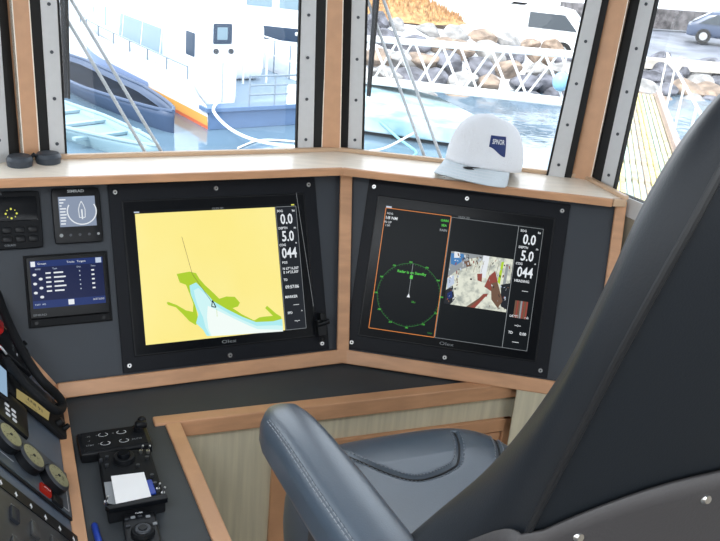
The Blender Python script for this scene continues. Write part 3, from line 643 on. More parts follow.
# black unit behind the handle with red cap
s_, t__ = p0(2, 350); h3 = thing('radio_handset', 'black handset with red button at left edge above the amber radio', 'handset', P0.mat(.175, .10, 0))
mb = MB(BLK); mb.rbox((0, .0, .0), (.20, .17, .018), .006, BLK, 8); mb.build('cradle', h3)
mb = MB(BLKM)
for k in range(4): mb.cyl((.03 + .035 * k, .028, .018), .006, .010, BLKM, 14)
mb.build('knob', h3)
mb = MB(WMARK)
for k in range(6): mb.rect(.02 + .028 * k, .046, .032 + .028 * k, .049, WMARK, .0184)
mb.text('CH  DW  PA', .05, .058, .008, WMARK_D, .0184); mb.build('marking', h3, smooth=0)
s_, t__ = p0(3, 326, .03); mb = MB(REDP); mb.rbox((s_ - .175 - .026, t__ - .10 - .004, .016), (s_ - .175 + .022, t__ - .10 + .05, .032), .006, REDP, 5); mb.build('red_button', h3)
s_, t__ = p0(2, 348, .02); mb = MB(REDP); mb.rbox((s_ - .175 - .006, t__ - .10, .016), (s_ - .175 + .006, t__ - .10 + .05, .022), .002, REDP, 3); mb.tube([(s_ - .19, t__ - .11, .022), (s_ - .20, t__ - .09, .028), (s_ - .20, t__ - .04, .026)], .002, WMARK); mb.build('safety_pin', h3)
# lit screen at far left
t_ = thing('side_screen', 'small pale blue lit screen at left edge beside the amber radio', 'screen', P0.mat(.036, .222, 0))
SQ = [p0(x, y, .016) for x, y in ((-14, 352), (6.5, 371), (7.5, 397), (-14, 381))]; SQ = [(a - .036, b - .222) for a, b in SQ]
cxs = sum(p[0] for p in SQ) / 4; cys = sum(p[1] for p in SQ) / 4
mb = MB(BLKM); mb.prism([(cxs + (a - cxs) * 1.22, cys + (b - cys) * 1.22) for a, b in SQ], 0, .0154, BLKM); mb.build('case', t_, smooth=0, bevel=.002)
mb = MB(emis('pale_blue_screen', (.30, .45, .62), .9)); mb.poly(SQ, None, .0160); mb.build('screen', t_, smooth=0)
# keypad
t_ = thing('keypad', 'black control plate with six white key marks above the gauges', 'keypad', P0.mat(-.082, .118, 0))
mb = MB(BLK); mb.rbox((0, 0, 0), (.108, .14, .012), .008, BLK, 8); mb.build('case', t_)
for i in range(2):
    for j in range(3):
        kx, ky = p0(7.2 + .6 * j + 6.6 * i, 404.5 + 4.8 * j + 6 * i, .013)
        mb = MB(WMARK); mb.rbox((kx + .082 - .0040, ky - .118 - .0055, .011), (kx + .082 + .0035, ky - .118 + .0055, .0135), .001, WMARK, 2); mb.build('key', t_)
# gauge plate with three round gauges and red switch
gp = thing('gauge_panel', 'blue-grey plate holding round gauges and a red switch', 'panel', P0.mat(-.225, .010, 0))
GP = mat('gauge_plate', (.055, .07, .09), .4)
mb = MB(BLK); mb.rbox((0, 0, 0), (.145, .36, .005), .003, BLK, 6); mb.build('plate_edge', gp)
mb = MB(GP); mb.rbox((.006, .006, .003), (.139, .354, .0068), .002, GP, 6); mb.line([(.014, .014), (.09, .014), (.09, .05)], .0012, WMARK, .0071); mb.line([(.014, .014), (.014, .045)], .0012, WMARK, .0071)
mb.line([(.030, .15), (.030, .30)], .0016, WMARK, .0071); mb.build('plate', gp)
for k, (sx_, ty) in enumerate((p0(56, 478, .018), p0(31, 458, .018), p0(8, 437, .018))):
    cx_, cy_ = sx_ + .225, ty - .010
    g_ = thing('round_gauge', ['lowest round gauge on the side panel, beside the red switch', 'middle round gauge on the side panel', 'uppermost round gauge, under the black keypad'][k], 'gauge', P0.mat(sx_, ty, .0068), 'round gauges on the side panel')
    mb = MB(BLK); mb.cyl((0, 0, 0), .0300, .014, BLK, 40, r2=.0305)
    mb.cyl((0, 0, .0139), .0305, .004, DSTEEL, 40, r2=.0265); mb.build('rim', g_)
    mb = MB(GAUGE_F); mb.cyl((0, 0, .0178), .0245, .0006, GAUGE_F, 36)
    for a in range(-4, 5):
        th = a * .5; mb.line([(.017 * math.sin(th), .017 * math.cos(th)), (.021 * math.sin(th), .021 * math.cos(th))], .001, INK, .0186)
    mb.text(['BAR', '°C', 'V'][k], 0, -.010, .007, INK, .0187); mb.build('dial', g_)
    mb = MB(INK); mb.line([(0, 0), (-.012, .012)], .0014, INK, .0189); mb.cyl((0, 0, .0182), .003, .0015, INK, 12); mb.build('needle', g_)
mb = MB(REDL); cx_, cy_ = p0(47, 489, .012)[0] + .225, p0(47, 489, .012)[1] - .010; mb.rbox((cx_ - .011, cy_ - .013, .005), (cx_ + .011, cy_ + .013, .012), .002, REDL, 4); mb.text('STOP', cx_, cy_, .007, WMARK, .0131, rot=math.pi / 2); mb.build('red_switch', gp)
mb = MB(BLK); mb.rbox((cx_ - .013, cy_ - .043, .005), (cx_ + .013, cy_ - .017, .011), .002, BLK, 4); mb.build('black_switch', gp)
# breaker panel with row of arrows
bp_ = thing('switch_panel', 'dark switch panel with white arrow marks along its edge at the lower left', 'panel', P0.mat(-.262, .0, 0))
DP = mat('switch_plate', (.040, .042, .045), .35, var=.2, scale=30)
mb = MB(DP); mb.rbox((-.42, 0.004, 0), (0, .40, .006), .003, DP, 6); mb.box((-.034, .006, .004), (-.006, .398, .0072), BLK)
for k in range(11):
    y = .022 + k * .034; mb.poly([(-.026, y - .004), (-.026, y + .004), (-.016, y)], WMARK, .0076); mb.line([(-.026, y), (-.031, y)], .002, WMARK, .0076)
mb.build('plate', bp_)
for i in range(3):
    for k in range(8):
        mb = MB([DP, REDL, WMARK_D, S_BAR][(i * 3 + k) % 4 if (i + k) % 3 == 0 else 0]); y = .030 + k * .045; x = -.085 - i * .075
        mb.rbox((x - .017, y - .009, .005), (x + .017, y + .009, .012), .002, None, 3); mb.text('ON', x + .026, y, .007, WMARK_D, .0066, rot=math.pi / 2); mb.build('switch', bp_)

# ------------------------------------------------------------------ controls lying on the worktop wing
wu = -dirw                                     # toward the bow along the wing
wr_ = V((wu.y, -wu.x, 0))
def wing(px_, py_, z=0):
    p = on_z(px_, py_, ZD + z); M = Matrix.Identity(4)
    for i in range(3): M[i][0] = wr_[i]; M[i][1] = wu[i]; M[i][2] = zz[i]
    M[0][3], M[1][3], M[2][3] = p.x, p.y, ZD; return M
def on_wing(Mi, px_, py_, z): p = Mi @ on_z(px_, py_, ZD + z); return p.x, p.y
# thruster remote with four rings
M_ = wing(113, 444); t_ = thing('remote_control', 'flat black control box with four ringed buttons on the worktop, behind the paper holder', 'control', M_)
Mi = M_.inverted(); cs = [on_wing(Mi, *p, .022) for p in ((76, 433), (147, 424), (152, 445), (80, 455))]
x0 = (cs[0][0] + cs[3][0]) / 2; x1_ = (cs[1][0] + cs[2][0]) / 2; y1_ = (cs[0][1] + cs[1][1]) / 2; y0_ = (cs[2][1] + cs[3][1]) / 2
mb = MB(BLK); mb.rbox((x0, y0_, 0), (x1_, y1_, .024), .006, BLK, 8); mb.build('case', t_)
mb = MB(BLKM); mb.rbox((x0 + .008, y0_ + .006, .022), (x1_ - .008, y1_ - .006, .0252), .002, BLKM, 4)
W_ = x1_ - x0; H_ = y1_ - y0_
for fx in (.36, .62):
    for fy in (.30, .70):
        mb.line([(x0 + W_ * fx + .009 * math.cos(a * .314), y0_ + H_ * fy + .006 * math.sin(a * .314)) for a in range(20)], .0014, WMARK, .0256, closed=True)
for fx, fy, tx in ((.15, .7, '-10'), (.15, .5, '-1'), (.15, .3, 'STBY'), (.27, .7, '+'), (.5, .7, '0'), (.27, .3, '*'), (.80, .3, 'AUTO')): mb.text(tx, x0 + W_ * fx, y0_ + H_ * fy, .007, WMARK_D, .0256)
mb.build('key_plate', t_)
for fx in (.36, .62):
    for fy in (.30, .70): mb = MB(BLK); mb.cyl((x0 + W_ * fx, y0_ + H_ * fy, .025), .0055, .002, BLK, 16); mb.build('button', t_)
hx, hy = on_wing(Mi, 138, 428, .03)
mb = MB(BLK); mb.cyl((hx, hy, .024), .010, .010, BLK, 20); mb.rbox((hx - .006, hy - .008, .030), (hx + .018, hy + .010, .044), .005, BLK, 4); mb.ball((hx + .010, hy + .012, .040), .009, BLK, 14); mb.build('tiller_lever', t_)
# joystick console under the paper
M_ = wing(131, 512); Mi = M_.inverted()
t_ = thing('control_panel', 'square black control unit with dial and toggles holding white paper', 'control', M_)
cs = [on_wing(Mi, *p, .030) for p in ((98, 452), (150, 448), (166, 499), (108, 511))]
def tilt(p):                                   # case slopes down toward the operator's left front
    return p
lo_ = [(c[0], c[1], 0.0) for c in (cs[3], cs[2], cs[1], cs[0])]; hi_ = [(c[0], c[1], .030) for c in (cs[3], cs[2], cs[1], cs[0])]
mb = MB(BLKM); mb.hexa(lo_, hi_, BLKM); mb.build('case', t_, bevel=.004, smooth=0)
a_, b2 = on_wing(Mi, 124, 459, .032), on_wing(Mi, 152, 470, .032)
mb = MB(BLK); mb.cyl((a_[0], a_[1], .030), .021, .010, BLK, 32, r2=.019); mb.cyl((a_[0], a_[1], .040), .013, .008, GLOSS, 28, r2=.011); mb.build('dial', t_, bevel=.001)
for k, (x, y, kind) in enumerate(((101, 461, 0), (107, 458, 0), (141, 452, 1), (148, 452, 1), (107, 466, 0), (147, 458, 0), (152, 476, 0), (155, 484, 0), (158, 490, 1), (106, 503, 1), (163, 494, 1), (138, 466, 0))):
    p = on_wing(Mi, x, y, .032); mb = MB(STEEL if kind else DSTEEL)
    mb.cyl((p[0], p[1], .030), .0035, .006, None, 10)
    if kind: mb.cyl((p[0], p[1], .036), .0014, .008, DSTEEL, 8, axis=(.5, .2, 1)); mb.ball((p[0] + .004, p[1] + .002, .044), .0024, STEEL, 8)
    mb.build('toggle' if kind else 'knob', t_)
mb = MB(BLUEP); c0 = on_wing(Mi, 151, 487, .032); mb.rbox((c0[0] - .010, c0[1] - .022, .029), (c0[0] + .006, c0[1] + .022, .034), .003, BLUEP, 3); mb.build('blue_cover', t_)
mb = MB(GLOSS, WMARK_D); cs3 = [on_wing(Mi, *p, .036) for p in ((105, 507), (109, 510), (168, 499), (166, 494))]
mb.hexa([(c[0], c[1], .028) for c in cs3], [(c[0], c[1], .038) for c in cs3], GLOSS); mb.build('hinged_lip', t_, bevel=.001, smooth=0)
mb = MB(WMARK_D); c1 = [on_wing(Mi, *p, .032) for p in ((104, 482), (113, 481), (119, 505), (107, 503))]; mb.poly([(c[0], c[1], .0315) for c in c1], None); mb.build('grey_label', t_, smooth=0)
pc = [on_z(x, y, ZD + .036) for x, y in ((111, 476), (144, 472), (152, 499), (116, 504))]; ctr = sum(pc, V()) / 4
mb = MB(PAPER); mb.hexa([p - ctr - zz * .0025 for p in pc], [p - ctr for p in pc], PAPER); o = mb.build('paper_pad', None, M=T(ctr), smooth=0); tag(o, 'white blank notepaper lying on the square black control unit', 'paper')
# jog dial unit
M_ = wing(141, 541); Mi = M_.inverted(); t_ = thing('jog_dial_control', 'small black control with round jog dial nearest the blue pen', 'control', M_)
cs = [on_wing(Mi, *p, .022) for p in ((122, 513), (155, 509), (165, 552), (128, 558))]
mb = MB(BLK); mb.hexa([(c[0], c[1], 0) for c in cs], [(c[0], c[1], .020) for c in cs], BLK); mb.build('case', t_, bevel=.004, smooth=0)
p = on_wing(Mi, 143, 530, .026); mb = MB(BLKM, DSTEEL); mb.cyl((p[0], p[1], .020), .021, .008, BLKM, 32, r2=.019); mb.cyl((p[0], p[1], .028), .015, .003, DSTEEL, 28, r2=.013); mb.cyl((p[0], p[1], .0305), .008, .002, BLK, 24); mb.build('jog_dial', t_, bevel=.001)
for k, (x, y) in enumerate(((127, 519), (133, 517), (140, 516), (148, 516), (128, 526), (155, 523))):
    q_ = on_wing(Mi, x, y, .022); mb = MB(WMARK_D if k % 2 else DSTEEL); mb.rbox((q_[0] - .004, q_[1] - .0025, .019), (q_[0] + .004, q_[1] + .0025, .023), .001, None, 2); mb.build('button', t_)
mb = MB(WMARK_D); q_ = on_wing(Mi, 139, 512.5, .021); mb.text('FU80', q_[0], q_[1], .006, WMARK, .0204, bold=True); mb.build('lettering', t_, smooth=0)
# blue pen
pa = on_z(94, 524, ZD + .006); pb = on_z(108, 575, ZD + .006); d = (pb - pa).normalized()
t_ = thing('pen', 'blue pen lying on the worktop beside the beech strip', 'pen', T(pa))
mb = MB(BLUEP); mb.tube([(0, 0, 0), d * .004, d * .055], [.0035, .0058, .0058], BLUEP, 14); mb.build('cap', t_)
mb = MB(BLUEP); mb.tube([d * .055, d * .13, d * .142], [.0048, .0048, .001], WMARK, 12); mb.build('barrel', t_)

# ------------------------------------------------------------------ things on the ledge
def cap_():
    c = on_z(483, 177, ZT) + V((0, .024, .025)); M = T(c) @ Matrix.Rotation(math.radians(-31), 4, 'Z') @ Matrix.Rotation(math.radians(-6), 4, 'X')
    t_ = thing('baseball_cap', 'white baseball cap with navy badge resting on the pale ledge', 'cap', M)
    R_ = .100; Hc = .120                       # x right, -y to the brim
    def crown(u, v, o=0):
        a = u * 2 * math.pi; th = v * math.pi / 2
        rx = (R_ * .92 + o) * math.cos(th) ** .66; ry = (R_ * 1.06 + o) * math.cos(th) ** .66
        z = (Hc + o) * math.sin(th) ** .95
        x = rx * math.sin(a); y = -ry * math.cos(a)
        if y < 0: y *= 1 - .08 * math.sin(th)
        return V((x, y, z + .006 * math.cos(a)))
    mb = MB(WHITE_CLOTH); mb.grid(crown, 60, 22, wrap=True); o = mb.build('crown', t_, weld=True, smooth=180, solid=.002)
    for k in range(6):
        mb = MB(WHITE_CLOTH); mb.tube([crown(k / 6, v / 20, .0004) for v in range(0, 20)], .0010, WHITE_CLOTH, 6); mb.build('seam', o)
    mb = MB(WHITE_CLOTH); mb.ball((0, 0, Hc + .002), (.007, .007, .004), WHITE_CLOTH, 12); mb.build('top_button', t_)
    def brim(u, v):
        a = (u - .5) * math.radians(138); p0_ = crown(a / (2 * math.pi), 0)
        L = .070 * max(0, math.cos(a * 1.27)) ** .55
        p = V((p0_.x * (1 + .06 * v), p0_.y - L * v, p0_.z + .002 * v))
        p.z += -.024 * v - .014 * (abs(p.x) / .095) ** 2 * v; return p
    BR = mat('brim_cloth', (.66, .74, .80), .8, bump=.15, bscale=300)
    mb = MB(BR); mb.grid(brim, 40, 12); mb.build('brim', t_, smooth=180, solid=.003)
    for q in (.25, .45, .65, .85):
        mb = MB(WHITE_CLOTH); mb.tube([brim(.06 + .88 * i / 30, q) + V((0, 0, .0018)) for i in range(31)], .0005, WHITE_CLOTH, 4); mb.build('brim_stitch', t_)
    A0, HW = math.radians(42), math.radians(13.5)      # badge: centre angle from the front, half width
    def onc(u, z, o=.002):
        a = A0 + (u - .5) * 2 * HW; lo, hi = 0, 1
        for _ in range(24):
            m_ = (lo + hi) / 2
            if crown(a / 6.28319, m_).z < z: lo = m_
            else: hi = m_
        p = crown(a / 6.28319, lo); q = crown(a / 6.28319 + .002, lo); r = crown(a / 6.28319, lo + .01); n = (q - p).cross(r - p).normalized()
        return p + n * o
    z1 = .084
    zb = lambda u: .058 - .020 * (3 * u * u - 2 * u ** 3) 
    mb = MB(NAVY); mb.grid(lambda u, v: onc(u, zb(u) + (z1 - zb(u)) * v), 14, 10, NAVY); mb.build('badge', o, smooth=180)
    b2 = MB(WMARK); b2.text('SPNOR', 0, 0, 1, WMARK, 0, bold=True)
    xs = [v.co.x for v in b2.bm.verts]; ys = [v.co.y for v in b2.bm.verts]; xa, xb_, ya, yb2 = min(xs), max(xs), min(ys), max(ys)
    for v in b2.bm.verts: v.co = onc(.14 + .74 * (v.co.x - xa) / (xb_ - xa), .065 + .0115 * (v.co.y - ya) / (yb2 - ya), .0034)
    b2.build('badge_lettering', o, smooth=0)
    mb = MB(BLK); E_ = [(.50, .24), (.54, .12), (.60, .07), (.68, .05), (.63, .14), (.60, .18), (.64, .26), (.57, .32), (.53, .30)]
    mb.poly([brim(u, v) + V((0, 0, .003)) for u, v in E_], BLK); mb.build('brim_emblem', t_, smooth=0)
cap_()
# small black binoculars on the ledge
c0 = on_z(20, 165.5, ZT); c1 = on_z(48.5, 162.5, ZT); mid = (c0 + c1) / 2; ax_ = (c1 - c0).normalized()
DARKB = mat('binocular_rubber', (.035, .045, .06), .5)
t_ = thing('binoculars', 'small dark blue-black binoculars standing on the ledge by the beech mullion', 'binoculars', T(V((mid.x, mid.y, ZT))))
for c in (c0, c1):
    p = c - mid; p.z = 0; mb = MB(DARKB); mb.cyl(p, .026, .014, DARKB, 32, r2=.0285); mb.cyl(p + V((0, 0, .014)), .0285, .008, DARKB, 32, r2=.024); mb.cyl(p + V((0, 0, .0215)), .018, .0015, DARKB, 24); mb.build('eyepiece', t_, bevel=.002)
mb = MB(BLK); mb.tube([c0 - mid + ax_ * .024 + V((0, 0, .014)), V((0, 0, .022)), c1 - mid - ax_ * .024 + V((0, 0, .014))], .0045, BLK, 10)
mb.build('bridge', t_)
# ================================================================== the helm chair
CM = Matrix(((.906, -.423, 0, .245), (.423, .906, 0, 1.164), (0, 0, 1, 0), (0, 0, 0, 1)))
chair = thing('helm_chair', 'large black leather helm chair with padded armrest, seen from behind', 'chair', CM)
def interp(tab, z):                            # smooth interpolation of table rows
    n = len(tab)
    for i in range(n - 1):
        if z <= tab[i + 1][0] or i == n - 2:
            a, b = tab[i], tab[i + 1]; t_ = (z - a[0]) / (b[0] - a[0]); p0_ = tab[max(i - 1, 0)]; p3 = tab[min(i + 2, n - 1)]
            out = []
            for k in range(1, len(a)):
                m0 = (b[k] - p0_[k]) / (b[0] - p0_[0]) * (b[0] - a[0]); m1 = (p3[k] - a[k]) / (p3[0] - a[0]) * (b[0] - a[0])
                out.append((2 * t_**3 - 3 * t_**2 + 1) * a[k] + (t_**3 - 2 * t_**2 + t_) * m0 + (-2 * t_**3 + 3 * t_**2) * b[k] + (t_**3 - t_**2) * m1)
            return out
BT = [(-.98, .02, -.26, .20, .235), (-.88, -.03, -.29, .205, .24), (-.78, -.10, -.33, .215, .243), (-.69, -.166, -.352, .22, .243), (-.54, -.272, -.387, .222, .243), (-.39, -.350, -.432, .222, .243),
      (-.285, -.380, -.462, .216, .240), (-.19, -.392, -.484, .198, .228), (-.12, -.405, -.490, .172, .206), (-.07, -.422, -.490, .135, .170), (-.04, -.438, -.486, .085, .118), (-.028, -.450, -.478, .03, .05)]
def brow(z): return interp(BT, z)
NZ = 56
zs = [-.98 + (.952) * (1 - (1 - j / NZ) ** 1.25) for j in range(NZ + 1)]
mb = MB(LEATHER); rows = []
def side_ring(z):
    yf, yb, wf, wb = brow(z)
    P_ = [(-wb, yb), (-(wb + .007), yb + .4 * (yf - yb)), (-(wf + .010), yf - .022), (-wf + .020, yf + .004), (-wf + .065, yf + .002), (-wf * .4, yf - .016), (0, yf - .022)]
    P_ = P_ + [(-x, y) for x, y in P_[-2::-1]]
    return [V((p.x, p.y, z + ZC)) for p in curve_pts([(x, y, 0) for x, y in P_], 5)]
rings = [side_ring(z) for z in zs]
vv = [[mb.bm.verts.new(p) for p in r] for r in rings]
for j in range(NZ):
    for i in range(len(vv[0]) - 1): mb.bm.faces.new((vv[j][i], vv[j][i + 1], vv[j + 1][i + 1], vv[j + 1][i]))
mb.bm.faces.new(vv[-1])
mb.build('backrest', chair, smooth=60)
def backp(u, z, off=0):                        # rear surface: u -1..1 across
    yf, yb, wf, wb = brow(z); return V((u * wb, yb - .040 * (1 - abs(u) ** 2.2) * min(1, wb / .2) - off, z + ZC))
mb = MB(FABRIC); mb.grid(lambda u, v: backp(2 * u - 1, zs[int(round(v * NZ))]), 30, NZ); mb.build('back_cover', chair, smooth=180)['label'] = 'flat dark rear cover of the backrest'
for s_ in (-1, 1):
    mb = MB(PIPING); mb.tube([V((s_ * (brow(z)[3] + .001), brow(z)[1] - .001, z + ZC)) for z in zs[:-1]], .0038, PIPING, 8); mb.build('piping', chair)
# fold seam over the upper left of the backrest
# hard shell with screws around the foot of the backrest
def ztop(u): 
    a = abs(u); return -.450 - .045 * a ** 1.5 - .050 * max(0, (a - .45) / .55) ** 2
def shellp(u, v):
    if abs(u) <= 1: z = ztop(u) + (-.95 - ztop(u)) * v; return backp(u, z, .006)
def shell_fn(u, v):
    U_ = (2 * u - 1) * 1.42; s_ = 1 if U_ > 0 else -1; a = abs(U_)
    if a <= 1: return shellp(U_, v)
    k = (a - 1) / .42; zt = ztop(1) - .0 - .10 * k ** 1.3 + .018 * math.sin(k * math.pi * 1.0); z = zt + (-.95 - zt) * v; yf, yb, wf, wb = brow(z)
    return V((s_ * (wb + .010), yb - .004 + (yf - yb) * .55 * k, z + ZC))
mb = MB(SHELL); mb.grid(shell_fn, 56, 16); sh = mb.build('rear_shell', chair, smooth=60, solid=.004)
sh['label'] = 'grey plastic shell with bright screws'
def pick_back(x, y):                           # where on the rear surface a screw sits
    best = None
    for iu in range(-50, 51):
        for iz in range(0, 60):
            p = CM @ backp(iu / 50, -.93 + iz * .009, .010) - EYE; d = p.dot(CFn); q = (360 + FPX * p.dot(CRn) / d - x) ** 2 + (270.5 - FPX * p.dot(CUn) / d - y) ** 2
            if best is None or q < best[0]: best = (q, iu / 50, -.93 + iz * .009)
    return best
for x, y in ((707, 502), (581, 538)):
    _, u, z = pick_back(x, y); p = backp(u, z, .007)
    mb = MB(STEEL, DSTEEL); mb.cyl(p, .0062, .004, STEEL, 16, axis=(0, -1, .15), r2=.004); mb.build('screw', sh)
mb = MB(STEEL); p = backp(-.0, -.72, .007); mb.cyl(p, .0062, .004, STEEL, 16, axis=(0, -1, .15)); mb.build('screw', sh)
# recliner lever knob between seat and back
# seat cushion
SZ = -.934; SX, SY, SC = .252, .300, .105
def seat_z(x, y):
    q = min(1, (abs(x / SX) ** 4 + abs((y - SC) / SY) ** 3.4) ** .26)
    z = SZ + .018 - .085 * (1 - math.sqrt(max(0, 1 - q ** 5)))
    z -= .014 * max(0, 1 - (x / .19) ** 2) * max(0, 1 - max(0, (y - .05) / .20) ** 2) if y < .25 else 0
    for d in (seam_d(x, y),): z -= .0055 * math.exp(-(d / .0055) ** 2)
    return z
def lp(x, y): 
    r = ray(x, y); p = CM.inverted() @ (EYE + r * ((SZ + .01) / r.z)); return (p.x, p.y)
S1_ = [lp(*p) for p in ((325, 441), (340, 449), (358, 460), (378, 470), (400, 477), (418, 479), (436, 475), (450, 469), (458, 462), (459, 444), (455, 428))]
S1_ = [(p.x, p.y) for p in curve_pts([(a, b, 0) for a, b in S1_], 5)]
S2_ = [lp(*p) for p in ((500, 466), (500, 452), (498, 440), (495, 426))]; S2_ = [(p.x, p.y) for p in curve_pts([(a, b, 0) for a, b in S2_], 5)]
ALLS = [(S1_[i], S1_[i + 1]) for i in range(len(S1_) - 1)] + [(S2_[i], S2_[i + 1]) for i in range(len(S2_) - 1)]
def seam_d(x, y):
    best = 1
    for (ax, ay), (bx, by) in ALLS:
        dx, dy = bx - ax, by - ay; t_ = max(0, min(1, ((x - ax) * dx + (y - ay) * dy) / (dx * dx + dy * dy + 1e-9))); d = math.hypot(x - ax - t_ * dx, y - ay - t_ * dy)
        if d < best: best = d
    return best
mb = MB(LEATHER_A); NQ, NA = 110, 260; g_ = []
for j in range(NQ + 1):
    q = (j / NQ) ** .8; row = []
    for i in range(NA):
        a = 2 * math.pi * i / NA; c_, s2 = math.cos(a), math.sin(a); r = (abs(c_) ** 4 + abs(s2) ** 3.4) ** -.26 if True else 1
        x = SX * q * c_ * r; y = SC + SY * q * s2 * r; row.append(mb.bm.verts.new((x, y, ZC + seat_z(x, y))))
    g_.append(row)
for dz, k in ((-.02, 1.01), (-.05, 1.012), (-.09, 1.0), (-.12, .97), (-.13, .90)):
    row = []
    for i in range(NA):
        b0 = g_[NQ][i].co; row.append(mb.bm.verts.new((b0.x * k, SC + (b0.y - SC) * k, b0.z + dz)))
    g_.append(row)
for j in range(len(g_) - 1):
    for i in range(NA): mb.bm.faces.new((g_[j][i], g_[j][(i + 1) % NA], g_[j + 1][(i + 1) % NA], g_[j + 1][i]))
mb.bm.faces.new(g_[-1][::-1])
st = mb.build('seat', chair, smooth=80, weld=True); st['label'] = 'blue-black leather seat cushion with double stitched seam'
def offs(S, o): 
    out = []
    for i in range(len(S)):
        a = V((*S[max(i - 1, 0)], 0)); b = V((*S[min(i + 1, len(S) - 1)], 0)); d = (b - a).normalized(); q = V((S[i][0] - d.y * o, S[i][1] + d.x * o, 0)); out.append(V((q.x, q.y, ZC + seat_z(q.x, q.y) + .0006)))
    return out
for S in (S1_, S2_):
    mb = MB(PIPING); mb.tube(offs(S, 0), .0022, PIPING, 6); mb.build('seam', st)
    for o_ in (.0085, -.0085):
        mb = MB(THREAD); L_ = offs(S, o_)
        D = curve_pts(L_, 2)
        for i in range(0, len(D) - 1, 2): mb.tube([D[i], D[i] * .25 + D[i + 1] * .75], .0012, THREAD, 5)
        mb.build('stitching', st)
# armrests
AX = V((.47, -.88, 0)).normalized(); tip_ = EYE + V((-.118, 1.270, -.746))
def armrest(side):
    Z_ = zz; X_ = V((AX.y, -AX.x, 0)) * -1     # to the chair's right
    if X_.x < 0: X_ = -X_
    o = tip_.copy()
    if side > 0:
        o = CM @ (V((-(CM.inverted() @ tip_).x, (CM.inverted() @ tip_).y, (CM.inverted() @ tip_).z)))
    AXs = AX if side < 0 else (CM.to_3x3() @ V((-(CM.to_3x3().inverted() @ AX).x, (CM.to_3x3().inverted() @ AX).y, 0)))
    Xs = V((-AXs.y, AXs.x, 0))
    if side > 0: o = o + AXs * .10 - zz * .035
    M = Matrix(((Xs.x, AXs.x, 0, o.x), (Xs.y, AXs.y, 0, o.y), (0, 0, 1, o.z), (0, 0, 0, 1)))
    ML = CM.inverted() @ M
    def f(p):
        y = p.y; t_ = min(1, max(0, y) / .16); w = .86 + .14 * min(1, max(0, y) / .25); x = p.x * w
        if y < .07: 
            k = math.sqrt(max(0, 1 - ((.07 - y) / .0735) ** 2)); x *= .25 + .75 * k
        z = p.z - .016 * (1 - t_) ** 2 * (1 if p.z > -.05 else .1) + .012 * (1 - (p.x / .05) ** 2) * (1 if p.z > -.04 else 0)
        if p.z < -.06: z -= .08 * max(0, (y - .02)) * 0 ; 
        return V((x, y, z))
    mb = MB(LEATHER_A); mb.rbox((-.051, 0, -.080), (.051, .64, 0), .026, LEATHER_A, 22, f); a_ = mb.build('armrest', chair, M=ML, smooth=80)
    for o_ in (0, .008):
        mb = MB(THREAD)
        L_ = [f(V((-.040 + o_ * .55, y, -.004 - 0))) for y in [.06 + k * .012 for k in range(46)]]
        for i in range(0, 43): mb.tube([L_[i] + V((-.004, 0, .0018 - .001)), L_[i] * .3 + L_[i + 1] * .7 + V((-.004, 0, .0008))], .0008, THREAD, 5)
        mb.build('stitching', a_)
    mb = MB(DSTEEL); mb.box((-.022, .20, -.24), (.022, .42, -.09)); mb.box((-.030, .34, -.30), (.030, .56, -.20)); mb.build('arm_bracket', a_, bevel=.004, smooth=0)
    mb = MB(STEEL); mb.cyl((-.050 if side < 0 else .050, .235, -.118), .006, .008, STEEL, 6, axis=(-1, 0, 0)); mb.build('bolt', a_)
armrest(-1); armrest(1)
mb = MB(BLK); p = V((-.205, -.135, ZC - .775)); mb.tube([p + V((.02, .0, 0)), p + V((-.010, .012, .002)), p + V((-.030, .02, -.008))], [.006, .005, .008], BLK, 10); mb.build('recline_lever', chair)
mb = MB(DSTEEL); mb.rbox((-.20, -.20, ZC - 1.14), (.20, .28, ZC - 1.07), .01, DSTEEL, 4); mb.build('seat_frame', chair)
mb = MB(DSTEEL); mb.cyl((0, .02, .03), .055, ZC - 1.17, DSTEEL, 32); mb.build('pedestal', chair)
mb = MB(DSTEEL); mb.cyl((0, .02, 0), .22, .03, DSTEEL, 40, r2=.19); mb.build('base', chair)

# ================================================================== wipers outside the glass
def wiper(name, label, F, arms, blade):
    o = F.at(*F.px(*arms[0][1], -.05), -.05); t_ = thing(name, label, 'wiper', T(o))
    for a, b in arms:
        p = F.at(*F.px(*a, -.05), -.05) - o; q = F.at(*F.px(*b, -.05), -.05) - o; d = (q - p).normalized()
        mb = MB(ALU); mb.tube([p - d * .08, q + d * .10], .0042, ALU, 10); mb.build('wiper_arm', t_)
    (x0, y0), (x1, y1) = blade; p = F.at(*F.px(x0, y0, -.05), -.05) - o; q = F.at(*F.px(x1, y1, -.05), -.05) - o; d = (q - p).normalized()
    mb = MB(DSTEEL); mb.tube([p - d * .25, p, p * .5 + q * .5, q], [.006, .0085, .007, .0045], DSTEEL, 10); bl = mb.build('wiper_blade', t_)
    mb = MB(RUB); mb.tube([p - d * .26 + F.u * .009 + F.n * .01, q + F.u * .006 + F.n * .01], .003, RUB, 6); mb.build('rubber_edge', bl)
    mb = MB(DSTEEL); mid_ = (F.at(*F.px(*arms[1][0], -.05), -.05) - o); mb.tube([p - d * .02, mid_ - F.v * -.02], .006, DSTEEL, 8); mb.build('linkage', t_)
wiper('window_wiper', 'twin-armed window wiper with dark blade outside the window above the chart screen', W1, [((64, 14), (144.5, 151)), ((72, 1), (161, 151))], ((63.5, 0), (66, 98)))
wiper('window_wiper', 'twin-armed window wiper outside the window with the white gangway view', W2, [((377, 26), (425, 158)), ((385, 4), (441, 158))], ((376, 0), (368, 96)))

